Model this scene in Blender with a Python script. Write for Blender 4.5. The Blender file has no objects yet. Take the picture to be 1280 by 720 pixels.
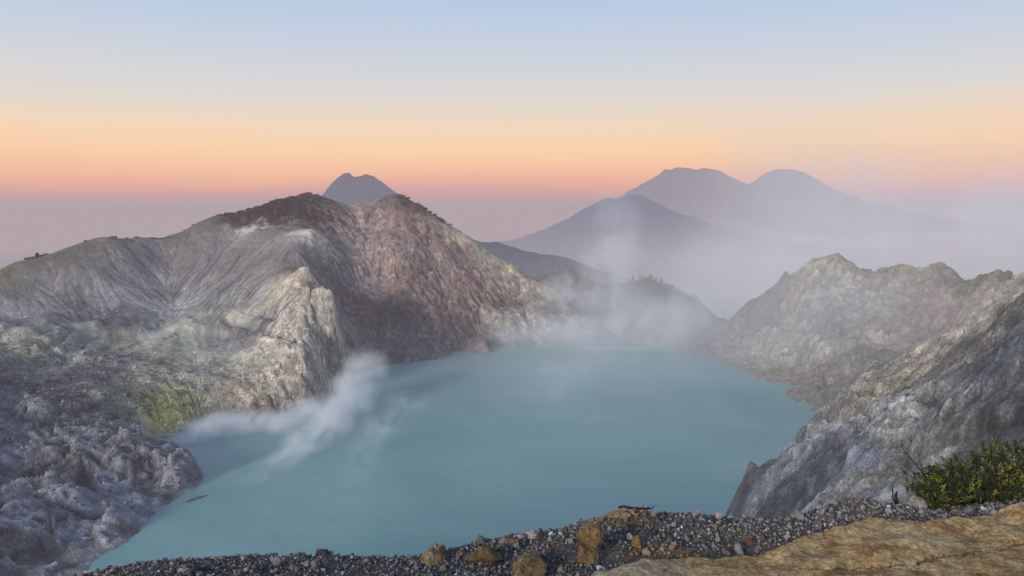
import bpy, bmesh, math, random
import numpy as np
from mathutils import Vector

random.seed(7)
RNG = np.random.default_rng(11)
S = bpy.context.scene
COL = S.collection

# ------------------------------------------------------------------ camera
F = 949.0                       # focal length in pixels of the 1280 wide photograph
PITCH = math.atan(110.0 / F)    # true horizon at row 250
SP, CP = math.sin(PITCH), math.cos(PITCH)
EYE = 200.0                     # eye height above the lake

cam_d = bpy.data.cameras.new('camera')
cam = bpy.data.objects.new('camera', cam_d)
COL.objects.link(cam)
cam.location = (0, 0, EYE)
cam.rotation_euler = (math.pi / 2 - PITCH, 0, 0)
cam_d.sensor_width = 36.0
cam_d.lens = 36.0 * F / 1280.0
cam_d.clip_start = 0.05
cam_d.clip_end = 200000.0
S.camera = cam


def ray(px, py):
    u = (px - 640.0) / F
    v = (360.0 - py) / F
    return u, CP + v * SP, -SP + v * CP


def at(px, py, Y):
    """survey point: bearing and height angle taken from the photograph, distance north Y in metres"""
    x, y, z = ray(px, py)
    k = Y / y
    return (x * k, Y, EYE + z * k)


def on_z(px, py, z0=0.0):
    x, y, z = ray(px, py)
    k = (z0 - EYE) / z
    return (x * k, y * k, z0)


# ------------------------------------------------------------------ helpers
def tag(o, label=None, cat=None, group=None, kind=None):
    if label: o['label'] = label
    if cat: o['category'] = cat
    if group: o['group'] = group
    if kind: o['kind'] = kind
    return o


def link(name, me, mat=None, parent=None, loc=None):
    o = bpy.data.objects.new(name, me)
    COL.objects.link(o)
    if mat is not None and me is not None:
        me.materials.clear()
        for m in (mat if isinstance(mat, (list, tuple)) else [mat]):
            me.materials.append(m)
    if parent is not None: o.parent = parent
    if loc is not None: o.location = loc
    return o


def mesh_np(name, co, faces, smooth=True):
    """faces: (n,3) or (n,4) int array"""
    me = bpy.data.meshes.new(name)
    co = np.asarray(co, np.float32)
    faces = np.asarray(faces, np.int32)
    n, k = faces.shape
    me.vertices.add(len(co))
    me.vertices.foreach_set('co', co.ravel())
    me.loops.add(n * k)
    me.loops.foreach_set('vertex_index', faces.ravel())
    me.polygons.add(n)
    me.polygons.foreach_set('loop_start', np.arange(0, n * k, k, dtype=np.int32))
    me.polygons.foreach_set('loop_total', np.full(n, k, np.int32))
    me.polygons.foreach_set('use_smooth', np.full(n, smooth, bool))
    me.update(calc_edges=True)
    me.validate()
    return me


def set_col(me, rgb, name='Col', alpha=None):
    a = me.color_attributes.new(name, 'FLOAT_COLOR', 'POINT')
    c = np.ones((len(me.vertices), 4), np.float32)
    c[:, :3] = rgb
    if alpha is not None: c[:, 3] = alpha
    a.data.foreach_set('color', c.ravel())


# ---- noise
_P = RNG.permutation(512).astype(np.int64)
_P = np.concatenate([_P, _P, _P])
_GA = RNG.uniform(0, 2 * np.pi, 512)
_GX, _GY = np.cos(_GA), np.sin(_GA)


def perlin(x, y, seed=0):
    x = np.asarray(x, float) + seed * 17.31
    y = np.asarray(y, float) - seed * 9.73
    xi = np.floor(x).astype(np.int64); yi = np.floor(y).astype(np.int64)
    xf = x - xi; yf = y - yi
    xi &= 511; yi &= 511
    u = xf * xf * xf * (xf * (xf * 6 - 15) + 10)
    v = yf * yf * yf * (yf * (yf * 6 - 15) + 10)

    def g(ix, iy, fx, fy):
        h = _P[(_P[ix & 511] + iy) & 511]
        return _GX[h] * fx + _GY[h] * fy
    a = g(xi, yi, xf, yf); b = g(xi + 1, yi, xf - 1, yf)
    c = g(xi, yi + 1, xf, yf - 1); d = g(xi + 1, yi + 1, xf - 1, yf - 1)
    return (a + (b - a) * u) * (1 - v) + (c + (d - c) * u) * v


def fbm(x, y, scale, octs=5, gain=0.5, seed=0):
    r = 0.0; amp = 1.0; f = 1.0 / scale
    for i in range(octs):
        r = r + amp * perlin(x * f, y * f, seed + i * 3)
        amp *= gain; f *= 2.03
    return r * 1.5


def ridged(x, y, scale, octs=4, gain=0.5, seed=0):
    r = 0.0; amp = 1.0; f = 1.0 / scale
    for i in range(octs):
        r = r + amp * (1 - np.abs(perlin(x * f, y * f, seed + i * 5)) * 2.2)
        amp *= gain; f *= 2.1
    return r


def billow(x, y, scale, octs=4, gain=0.5, seed=0):
    r = 0.0; amp = 1.0; f = 1.0 / scale
    for i in range(octs):
        r = r + amp * (np.abs(perlin(x * f, y * f, seed + i * 5)) * 2.2)
        amp *= gain; f *= 2.1
    return r


_H1, _H2, _H3, _H4, _H5 = [RNG.uniform(-1, 1, 512) for _ in range(5)]


def facets(x, y, scale, seed=0, tilt=0.8):
    """broken rock: every jittered cell is a tilted plane at its own height, with sharp steps between"""
    x = np.asarray(x, float) / scale + seed * 13.7; y = np.asarray(y, float) / scale - seed * 7.9
    wx = perlin(x * 0.9, y * 0.9, seed + 2) * 0.6 + perlin(x * 2.7, y * 2.7, seed + 3) * 0.22; wy = perlin(x * 0.9, y * 0.9, seed + 5) * 0.6 + perlin(x * 2.7, y * 2.7, seed + 6) * 0.22
    x = x + wx; y = y + wy
    xi = np.floor(x).astype(np.int64); yi = np.floor(y).astype(np.int64)
    best = np.full(x.shape, 9e9); out = np.zeros(x.shape)
    for dy in (-1, 0, 1):
        for dx in (-1, 0, 1):
            h = _P[(_P[(xi + dx) & 511] + yi + dy) & 511]
            ddx = x - (xi + dx + 0.5 + 0.45 * _H1[h]); ddy = y - (yi + dy + 0.5 + 0.45 * _H2[h])
            d = ddx * ddx + ddy * ddy
            v = 0.5 * _H3[h] + tilt * (_H4[h] * ddx + _H5[h] * ddy)
            out = np.where(d < best, v, out); best = np.minimum(best, d)
    return out


def rbf_fit(P, V, c):
    P = np.asarray(P, float); V = np.asarray(V, float)
    d = np.sqrt(((P[:, None] - P[None]) ** 2).sum(-1) + c * c)
    n = len(P)
    A = np.zeros((n + 3, n + 3))
    A[:n, :n] = d - np.eye(n) * c * 0.03
    sc = np.abs(P).max()
    T = np.c_[np.ones(n), P / sc]
    A[:n, n:] = T; A[n:, :n] = T.T
    w = np.linalg.solve(A, np.r_[V, 0, 0, 0])

    def ev(x, y):
        sh = x.shape; x = x.ravel(); y = y.ravel()
        out = np.empty(len(x))
        for i in range(0, len(x), 20000):
            X = x[i:i + 20000, None]; Y = y[i:i + 20000, None]
            k = np.sqrt((X - P[None, :, 0]) ** 2 + (Y - P[None, :, 1]) ** 2 + c * c)
            out[i:i + 20000] = k @ w[:n] + w[n] + (X[:, 0] * w[n + 1] + Y[:, 0] * w[n + 2]) / sc
        return out.reshape(sh)
    return ev


def blend(P, C, x, y, sig):
    """soft nearest blend of colour anchors P (n,2) with colours C (n,3)"""
    P = np.asarray(P); C = np.asarray(C)
    sh = x.shape; x = x.ravel(); y = y.ravel()
    out = np.empty((len(x), 3))
    for i in range(0, len(x), 20000):
        d2 = (x[i:i + 20000, None] - P[None, :, 0]) ** 2 + (y[i:i + 20000, None] - P[None, :, 1]) ** 2
        w = 1.0 / (d2 + sig * sig) ** 2
        out[i:i + 20000] = (w @ C) / w.sum(1)[:, None]
    return out.reshape(sh + (3,))


def flow(Z):
    ny, nx = Z.shape
    best = np.zeros_like(Z); rec = np.arange(ny * nx).reshape(ny, nx).copy()
    idx = np.arange(ny * nx).reshape(ny, nx)
    jit = RNG.uniform(0.75, 1.25, (8,) + Z.shape)
    k = 0
    for dy in (-1, 0, 1):
        for dx in (-1, 0, 1):
            if dx == 0 and dy == 0: continue
            dist = math.hypot(dx, dy)
            ys = slice(max(0, -dy), ny - max(0, dy)); xs = slice(max(0, -dx), nx - max(0, dx))
            yn = slice(max(0, dy), ny - max(0, -dy)); xn = slice(max(0, dx), nx - max(0, -dx))
            s = (Z[ys, xs] - Z[yn, xn]) / dist * jit[k][ys, xs]
            better = s > best[ys, xs]
            best[ys, xs] = np.where(better, s, best[ys, xs])
            rec[ys, xs] = np.where(better, idx[yn, xn], rec[ys, xs])
            k += 1
    order = np.argsort(Z.ravel())
    return rec.ravel(), order


def erode(Z, dx, K, m=0.5, iters=4):
    """a few implicit steps of stream-power erosion: carves branching gullies along the fall lines"""
    Z = Z.copy()
    for it in range(iters):
        rec, order = flow(Z)
        recl = rec.tolist(); ol = order.tolist()
        A = [1.0] * len(recl)
        for i in reversed(ol):
            r = recl[i]
            if r != i: A[r] += A[i]
        An = np.array(A)
        f = (K * np.minimum(An, 900) ** m).tolist()
        z = Z.ravel().tolist()
        for i in ol:
            r = recl[i]
            if r != i:
                z[i] = (z[i] + f[i] * z[r]) / (1 + f[i])
        Z = np.array(z).reshape(Z.shape)
    return Z, An.reshape(Z.shape)


def lic(Z, n=14, seed=0, w=0):
    """noise smeared along the fall line: scree tracks, runnels and washed streaks"""
    rng = np.random.default_rng(seed)
    N = blur(rng.standard_normal(Z.shape), w) if w else rng.standard_normal(Z.shape)
    N = N / N.std()
    gy, gx = np.gradient(blur(Z, 3)); m = np.hypot(gx, gy) + 1e-6
    gx /= m; gy /= m
    ny, nx = Z.shape
    acc = N.copy()
    for sgn in (1, -1):
        x, y = np.meshgrid(np.arange(nx, dtype=float), np.arange(ny, dtype=float))
        for k in range(n):
            i = np.clip(np.rint(y), 0, ny - 1).astype(np.int32); j = np.clip(np.rint(x), 0, nx - 1).astype(np.int32)
            x += sgn * gx[i, j]; y += sgn * gy[i, j]
            i = np.clip(np.rint(y), 0, ny - 1).astype(np.int32); j = np.clip(np.rint(x), 0, nx - 1).astype(np.int32)
            acc += N[i, j]
    acc -= acc.mean()
    return acc / acc.std()


def blur(a, n=1):
    for _ in range(n):
        p = np.pad(a, 1, mode='edge')
        a = (p[:-2, 1:-1] + p[2:, 1:-1] + p[1:-1, :-2] + p[1:-1, 2:] + 2 * p[1:-1, 1:-1]) / 6
    return a


# ------------------------------------------------------------------ material helpers
class NT:
    def __init__(s, name):
        s.m = bpy.data.materials.new(name); s.m.use_nodes = True
        s.t = s.m.node_tree; s.t.nodes.clear()
        s.out = s.t.nodes.new('ShaderNodeOutputMaterial')

    def n(s, typ, **kw):
        nd = s.t.nodes.new(typ)
        for k, v in kw.items():
            if k == 'inp':
                for a, b in v.items():
                    if isinstance(b, bpy.types.NodeSocket): s.t.links.new(b, nd.inputs[a])
                    else: nd.inputs[a].default_value = b
            else: setattr(nd, k, v)
        return nd

    def math(s, op, a, b=None, c=None, clamp=False):
        i = {0: a}
        if b is not None: i[1] = b
        if c is not None: i[2] = c
        return s.n('ShaderNodeMath', operation=op, use_clamp=clamp, inp=i).outputs[0]

    def vmath(s, op, a, b=None, out=0):
        i = {0: a}
        if b is not None: i[1] = b
        return s.n('ShaderNodeVectorMath', operation=op, inp=i).outputs[out]

    def noise(s, vec, scale, detail=4, rough=0.55, out=0, dist=0.0):
        return s.n('ShaderNodeTexNoise', inp={'Vector': vec, 'Scale': scale, 'Detail': detail, 'Roughness': rough, 'Distortion': dist}).outputs[out]

    def ramp(s, fac, stops, interp='LINEAR'):
        nd = s.n('ShaderNodeValToRGB', inp={0: fac})
        cr = nd.color_ramp; cr.interpolation = interp
        while len(cr.elements) > 1: cr.elements.remove(cr.elements[-1])
        for k, (p, c) in enumerate(stops):
            if not isinstance(c, (tuple, list)): c = (c, c, c)
            e = cr.elements[0] if k == 0 else cr.elements.new(p)
            e.position = p; e.color = (*c, 1)
        return nd.outputs[0]

    def mix(s, a, b, fac=1.0, mode='MULTIPLY'):
        nd = s.n('ShaderNodeMix', data_type='RGBA', blend_type=mode)
        for k, v in ((0, fac), (6, a), (7, b)):
            if isinstance(v, bpy.types.NodeSocket): s.t.links.new(v, nd.inputs[k])
            else: nd.inputs[k].default_value = v if k == 0 else (*v, 1)
        return nd.outputs[2]

    def bump(s, h, strength=0.5, dist=1.0, normal=None):
        i = {'Height': h, 'Strength': strength, 'Distance': dist}
        if normal is not None: i['Normal'] = normal
        return s.n('ShaderNodeBump', inp=i).outputs[0]

    def surface(s, sh):
        s.t.links.new(sh, s.out.inputs['Surface'])
        return s.m


AIR = (0.395, 0.335, 0.385)       # colour of the morning haze, painted on as surface glow


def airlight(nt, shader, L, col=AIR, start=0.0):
    """aerial perspective: haze is painted on, as glow mixed into the surface by distance from the rim"""
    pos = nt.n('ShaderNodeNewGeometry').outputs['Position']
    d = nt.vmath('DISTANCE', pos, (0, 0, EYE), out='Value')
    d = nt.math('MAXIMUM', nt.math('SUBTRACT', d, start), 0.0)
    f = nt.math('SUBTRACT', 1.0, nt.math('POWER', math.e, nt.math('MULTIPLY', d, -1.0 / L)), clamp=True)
    em = nt.n('ShaderNodeEmission', inp={'Color': (*col, 1), 'Strength': 1.0}).outputs[0]  # the surface itself emits the haze colour
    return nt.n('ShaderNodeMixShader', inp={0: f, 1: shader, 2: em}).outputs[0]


def rock_mat(name, L, scale=1.0, air=AIR, bump=1.0, contrast=1.0):
    nt = NT(name)
    at_ = nt.n('ShaderNodeAttribute', attribute_name='Col')
    col = at_.outputs['Color']; rug = at_.outputs['Alpha']
    pos = nt.n('ShaderNodeNewGeometry').outputs['Position']
    # streaks that run down the steep faces: the height coordinate is squeezed
    st = nt.n('ShaderNodeMapping', inp={'Vector': pos, 'Scale': (1, 1, 0.5)}).outputs[0]
    wv = nt.vmath('ADD', st, nt.vmath('MULTIPLY', nt.n('ShaderNodeTexNoise', inp={'Vector': pos, 'Scale': 0.22 * scale, 'Detail': 5.0, 'Roughness': 0.65}).outputs[1], (6 / scale, 6 / scale, 6 / scale)))
    n1 = nt.noise(st, 0.16 * scale, 8, 0.7, dist=0.3)
    n2 = nt.noise(pos, 0.75 * scale, 6, 0.75)
    n3 = nt.noise(pos, 0.02 * scale, 4, 0.6)
    k = contrast
    col = nt.mix(col, (1.36, 1.35, 1.34))
    c = nt.mix(col, nt.ramp(n1, [(0.34, 1 - 0.45 * k), (0.5, 1.0), (0.66, 1 + 0.5 * k)]))
    c = nt.mix(c, nt.ramp(n2, [(0.36, 1 - 0.42 * k), (0.5, 1.0), (0.64, 1 + 0.5 * k)]))
    c = nt.mix(c, nt.ramp(n3, [(0.3, (0.86, 0.88, 0.92)), (0.5, (1, 1, 1)), (0.7, (1.12, 1.07, 1.02))]))
    # fractured blocks, joints and crevices
    v1_ = nt.n('ShaderNodeTexVoronoi', inp={'Vector': wv, 'Scale': 0.17 * scale})
    blk = nt.n('ShaderNodeSeparateColor', inp={0: v1_.outputs['Color']}).outputs[0]
    c = nt.mix(c, nt.ramp(blk, [(0.0, 0.72), (1.0, 1.28)]), 0.8 * k)
    e1 = nt.n('ShaderNodeTexVoronoi', feature='DISTANCE_TO_EDGE', inp={'Vector': wv, 'Scale': 0.17 * scale}).outputs[0]
    e2 = nt.n('ShaderNodeTexVoronoi', feature='DISTANCE_TO_EDGE', inp={'Vector': wv, 'Scale': 0.48 * scale}).outputs[0]
    c = nt.mix(c, nt.ramp(e1, [(0.0, 0.62), (0.07, 1.0)]), 0.6 * k)
    c = nt.mix(c, nt.ramp(e2, [(0.0, 0.68), (0.12, 1.0)]), 0.6 * k)
    c = nt.mix(col, c, rug, 'MIX')
    h = nt.math('ADD', nt.math('MULTIPLY', n1, 3.5), nt.math('MULTIPLY', n2, 2.0))
    h = nt.math('ADD', h, nt.math('MULTIPLY', blk, 1.6))
    h = nt.math('ADD', h, nt.math('MULTIPLY', nt.math('MINIMUM', e2, 0.15), 5.0))
    b = nt.bump(nt.math('MULTIPLY', h, rug), 0.8 * bump, 1.0 / scale)
    bs = nt.n('ShaderNodeBsdfPrincipled', inp={'Base Color': c, 'Roughness': 0.95, 'Specular IOR Level': 0.12, 'Normal': b}).outputs[0]
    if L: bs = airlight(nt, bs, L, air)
    return nt.surface(bs)


# ------------------------------------------------------------------ world and sun
w = bpy.data.worlds.new('World'); S.world = w; w.use_nodes = True
t = w.node_tree; t.nodes.clear()
wo = t.nodes.new('ShaderNodeOutputWorld')
sky = t.nodes.new('ShaderNodeTexSky'); sky.sky_type = 'NISHITA'; sky.sun_disc = False
SUN_EL, SUN_AZ = math.radians(16), math.radians(215)      # low behind the viewer's left shoulder
sky.sun_elevation = SUN_EL; sky.sun_rotation = SUN_AZ; sky.altitude = 2300
bg1 = t.nodes.new('ShaderNodeBackground'); bg1.inputs['Strength'].default_value = 0.21
t.links.new(sky.outputs[0], bg1.inputs['Color'])
tc = t.nodes.new('ShaderNodeTexCoord'); sx = t.nodes.new('ShaderNodeSeparateXYZ')
t.links.new(tc.outputs['Generated'], sx.inputs[0])
mr = t.nodes.new('ShaderNodeMapRange'); mr.inputs[1].default_value = -0.10; mr.inputs[2].default_value = 0.30
t.links.new(sx.outputs['Z'], mr.inputs[0])
rp = t.nodes.new('ShaderNodeValToRGB'); rp.color_ramp.interpolation = 'B_SPLINE'


def s2l(c):
    return tuple(((v / 255 / 12.92) if v / 255 <= 0.04045 else ((v / 255 + 0.055) / 1.055) ** 2.4) for v in c)


# belt of Venus over the earth's shadow: (row in the photograph, colour)
SKY = [(335, (170, 160, 172)), (290, (176, 164, 176)), (262, (178, 164, 174)), (252, (183, 164, 172)), (244, (197, 163, 168)), (232, (226, 172, 160)), (216, (242, 190, 161)), (198, (249, 205, 168)),
       (178, (249, 213, 176)), (150, (236, 216, 197)), (118, (219, 216, 213)), (75, (205, 211, 222)), (20, (187, 204, 226)), (-20, (179, 198, 227))]
els = rp.color_ramp.elements
while len(els) > 1: els.remove(els[-1])
for k, (row, c) in enumerate(SKY):
    x, y, z = ray(640, row); zz = z / math.sqrt(x * x + y * y + z * z)
    p = (zz + 0.10) / 0.40
    e = els[0] if k == 0 else els.new(p)
    e.position = p; e.color = (*s2l(c), 1)
# thin, uneven haze layers bend the bands a little
mpn = t.nodes.new('ShaderNodeMapping'); mpn.inputs['Scale'].default_value = (1.2, 1.2, 9.0)
t.links.new(tc.outputs['Generated'], mpn.inputs['Vector'])
wn = t.nodes.new('ShaderNodeTexNoise'); wn.inputs['Scale'].default_value = 2.2; wn.inputs['Detail'].default_value = 5; wn.inputs['Roughness'].default_value = 0.6
t.links.new(mpn.outputs[0], wn.inputs['Vector'])
wm = t.nodes.new('ShaderNodeMath'); wm.operation = 'MULTIPLY_ADD'; wm.inputs[1].default_value = 0.055; wm.inputs[2].default_value = -0.0275
t.links.new(wn.outputs[0], wm.inputs[0])
wa = t.nodes.new('ShaderNodeMath'); wa.operation = 'ADD'
t.links.new(mr.outputs[0], wa.inputs[0]); t.links.new(wm.outputs[0], wa.inputs[1])
t.links.new(wa.outputs[0], rp.inputs[0])
bg2 = t.nodes.new('ShaderNodeBackground'); bg2.inputs['Strength'].default_value = 1.0
t.links.new(rp.outputs[0], bg2.inputs['Color'])
mr2 = t.nodes.new('ShaderNodeMapRange'); mr2.interpolation_type = 'SMOOTHSTEP'
mr2.inputs[1].default_value = 0.26; mr2.inputs[2].default_value = 0.9
t.links.new(sx.outputs['Z'], mr2.inputs[0])
ms = t.nodes.new('ShaderNodeMixShader')
t.links.new(mr2.outputs[0], ms.inputs[0]); t.links.new(bg2.outputs[0], ms.inputs[1]); t.links.new(bg1.outputs[0], ms.inputs[2])
t.links.new(ms.outputs[0], wo.inputs['Surface'])

sd = bpy.data.lights.new('sun', 'SUN'); sun = bpy.data.objects.new('sun', sd); COL.objects.link(sun)
sd.energy = 2.8; sd.angle = math.radians(12); sd.color = (1.0, 0.92, 0.85)
d = Vector((math.sin(SUN_AZ) * math.cos(SUN_EL), math.cos(SUN_AZ) * math.cos(SUN_EL), math.sin(SUN_EL)))
sun.rotation_euler = d.to_track_quat('Z', 'Y').to_euler()
sun.location = d * 3000

S.view_settings.view_transform = 'Standard'; S.view_settings.look = 'None'
S.view_settings.exposure = 0; S.view_settings.gamma = 1
S.cycles.use_denoising = True
S.cycles.volume_bounces = 3
S.cycles.max_bounces = 6
S.cycles.diffuse_bounces = 3
S.cycles.volume_max_steps = 72

# ------------------------------------------------------------------ terrain builder
PAL = dict(
    ash=(0.175, 0.170, 0.170), olive=(0.125, 0.122, 0.092), veg=(0.075, 0.066, 0.058), pale=(0.47, 0.46, 0.40), cream=(0.52, 0.475, 0.375),
    red=(0.34, 0.25, 0.23), pink=(0.38, 0.31, 0.285), dark=(0.13, 0.122, 0.126), green=(0.285, 0.305, 0.262), mint=(0.36, 0.39, 0.355),
    lava=(0.195, 0.205, 0.228), slate=(0.125, 0.132, 0.152), grey=(0.235, 0.23, 0.235), sulf=(0.58, 0.57, 0.24), wood=(0.045, 0.05, 0.04),
    brown=(0.18, 0.145, 0.13), blue=(0.33, 0.35, 0.39), white=(0.50, 0.49, 0.47), tan=(0.34, 0.285, 0.215))


def densify(poly, step=12):
    out = []
    for a, b in zip(poly[:-1], poly[1:]):
        n = max(1, int(abs(b[0] - a[0]) / step))
        for i in range(n):
            f = i / n
            out.append(tuple(a[j] + (b[j] - a[j]) * f for j in range(3)) + ((a if f < 0.5 else b)[3],))
    out.append(poly[-1])
    return out


def landform(name, ridge, pts, shore, lake, extra, x0, x1, y0, y1, dx, mat, back=0.55, detail=None, K=0.02, iters=4, paint=None, sig=18, zmin=-14, c=9, shore_key='grey', keep=None, run=(0.5, 0.5), runk=0.14, soft=None, calm=None):
    P, V, C, CPt = [], [], [], []
    for px, py, Y, key in densify(ridge):
        p = at(px, py, Y); P.append(p[:2]); V.append(p[2]); CPt.append(p[:2]); C.append(PAL[key])
    for px, py, Y, key in ridge:
        p = at(px, py, Y); h = math.hypot(p[0], p[1]); ux, uy = p[0] / h, p[1] / h
        for dd in (70, 200):
            P.append((p[0] + ux * dd, p[1] + uy * dd)); V.append(p[2] - dd * back)
    for px, py, Y, key in pts:
        p = at(px, py, Y); P.append(p[:2]); V.append(p[2]); CPt.append(p[:2]); C.append(PAL[key])
    for q in shore:
        p = on_z(q[0], q[1]); P.append(p[:2]); V.append(0.3); CPt.append(p[:2]); C.append(PAL[q[2] if len(q) > 2 else shore_key])
    for px, py in lake:
        p = on_z(px, py); P.append(p[:2]); V.append(-30)
    for x, y, z in extra:
        P.append((x, y)); V.append(z)
    f = rbf_fit(P, V, c)
    nx = int((x1 - x0) / dx) + 1; ny = int((y1 - y0) / dx) + 1
    X, Y = np.meshgrid(x0 + np.arange(nx) * dx, y0 + np.arange(ny) * dx)
    # wander the sample position a little so that no contour runs smooth
    wx = fbm(X, Y, 60, 4, seed=41) * 5 * dx / 2; wy = fbm(X, Y, 60, 4, seed=57) * 5 * dx / 2
    Z = f(X + wx, Y + wy)
    if detail: Z = detail(X, Y, Z)
    Z0 = Z
    Z, A = erode(Z, dx, K, 0.5, iters)
    if soft is not None:
        ms_ = soft(X, Y, Z)
        Z = Z * (1 - ms_) + Z0 * ms_
    else: ms_ = 0.0
    L1 = lic(Z, 16, 3, 1); L2 = lic(Z, 26, 4, 8)
    sl = np.clip(np.hypot(*np.gradient(blur(Z, 3), dx)) * 1.4 - 0.25, 0, 1) * np.clip(Z / 4, 0, 1) * (1 - 0.8 * ms_)
    sl = sl * np.clip(0.45 + 1.1 * fbm(X, Y, 70, 4, seed=91), 0.08, 1.3)
    Z = Z + sl * (L1 * run[0] + L2 * run[1])
    gy, gx = np.gradient(blur(Z, 1), dx)
    slope = np.hypot(gx, gy)
    jx = fbm(X, Y, 30, 4, seed=71) * 12; jy = fbm(X, Y, 30, 4, seed=83) * 12
    rgb = blend(CPt, C, X + jx, Y + jy, sig)
    acc = np.clip(np.log(A) / math.log(900), 0, 1)
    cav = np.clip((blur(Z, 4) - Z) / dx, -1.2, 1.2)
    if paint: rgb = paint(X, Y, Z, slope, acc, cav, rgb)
    rgb = rgb * np.clip(1 + sl * runk * (L1 * 0.8 + L2), 0.5, 1.7)[..., None]
    rgb = np.clip(rgb, 0.015, np.array((0.88, 0.74, 0.70)))
    idx = np.arange(nx * ny).reshape(ny, nx)
    q = np.stack([idx[:-1, :-1], idx[:-1, 1:], idx[1:, 1:], idx[1:, :-1]], -1).reshape(-1, 4)
    k = (Z > zmin)
    if keep is not None: k &= keep(X, Y, Z)
    k = k.ravel()
    q = q[k[q].any(1)]
    used = np.unique(q); remap = np.full(nx * ny, -1); remap[used] = np.arange(len(used))
    co = np.stack([X, Y, Z], -1).reshape(-1, 3)[used]
    me = mesh_np(name, co, remap[q])
    al = None if calm is None else calm(X, Y, Z).ravel()[used]
    set_col(me, rgb.reshape(-1, 3)[used], alpha=al)
    o = link(name, me, mat)
    tag(o, kind='structure')

    def height(x, y):
        i = np.clip(((y - y0) / dx), 0, ny - 1).astype(int); j = np.clip(((x - x0) / dx), 0, nx - 1).astype(int)
        return Z[i, j]
    return o, height, (X, Y, Z, slope, rgb)


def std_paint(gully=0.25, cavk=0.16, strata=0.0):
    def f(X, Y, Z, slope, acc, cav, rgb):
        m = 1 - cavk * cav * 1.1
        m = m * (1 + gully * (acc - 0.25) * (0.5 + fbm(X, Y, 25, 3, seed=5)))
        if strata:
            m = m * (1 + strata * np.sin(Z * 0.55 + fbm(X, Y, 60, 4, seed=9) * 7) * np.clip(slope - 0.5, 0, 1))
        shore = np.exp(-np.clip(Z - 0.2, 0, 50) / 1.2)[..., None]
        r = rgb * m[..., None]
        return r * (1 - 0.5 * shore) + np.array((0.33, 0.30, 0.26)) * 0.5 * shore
    return f


# ------------------------------------------------------------------ A: left crater wall with the central peak
RA = [(-160, 388, 720, 'olive'), (-60, 360, 800, 'olive'), (0, 338, 850, 'olive'), (20, 328, 870, 'olive'), (40, 323, 885, 'olive'), (60, 318, 900, 'olive'), (90, 307, 930, 'olive'),
      (120, 298, 960, 'olive'), (132, 296, 970, 'ash'), (150, 298, 990, 'veg'), (175, 297, 1010, 'ash'), (200, 297, 1030, 'ash'), (225, 291, 1050, 'olive'), (250, 278, 1080, 'olive'),
      (270, 270, 1100, 'olive'), (290, 266, 1120, 'veg'), (310, 262, 1140, 'veg'), (330, 256, 1160, 'veg'), (350, 249, 1170, 'veg'), (370, 245, 1180, 'veg'), (388, 242, 1185, 'veg'),
      (402, 245, 1190, 'veg'), (415, 251, 1210, 'brown'), (430, 255, 1215, 'pink'), (445, 256, 1220, 'pink'), (465, 253, 1215, 'pink'), (478, 247, 1210, 'brown'), (490, 243, 1205, 'brown'), (505, 247, 1205, 'veg'),
      (520, 256, 1205, 'veg'), (540, 267, 1205, 'brown'), (560, 280, 1200, 'cream'), (580, 294, 1195, 'cream'), (600, 308, 1190, 'cream'), (620, 321, 1180, 'cream'), (640, 333, 1170, 'cream'),  # cream crest: its sunlit edge is painted into the rock colour
      (660, 345, 1160, 'cream'), (680, 358, 1150, 'cream'), (700, 372, 1135, 'cream'), (720, 388, 1115, 'pale'), (740, 403, 1095, 'pale'), (760, 415, 1080, 'grey'), (790, 428, 1058, 'grey')]
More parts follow.
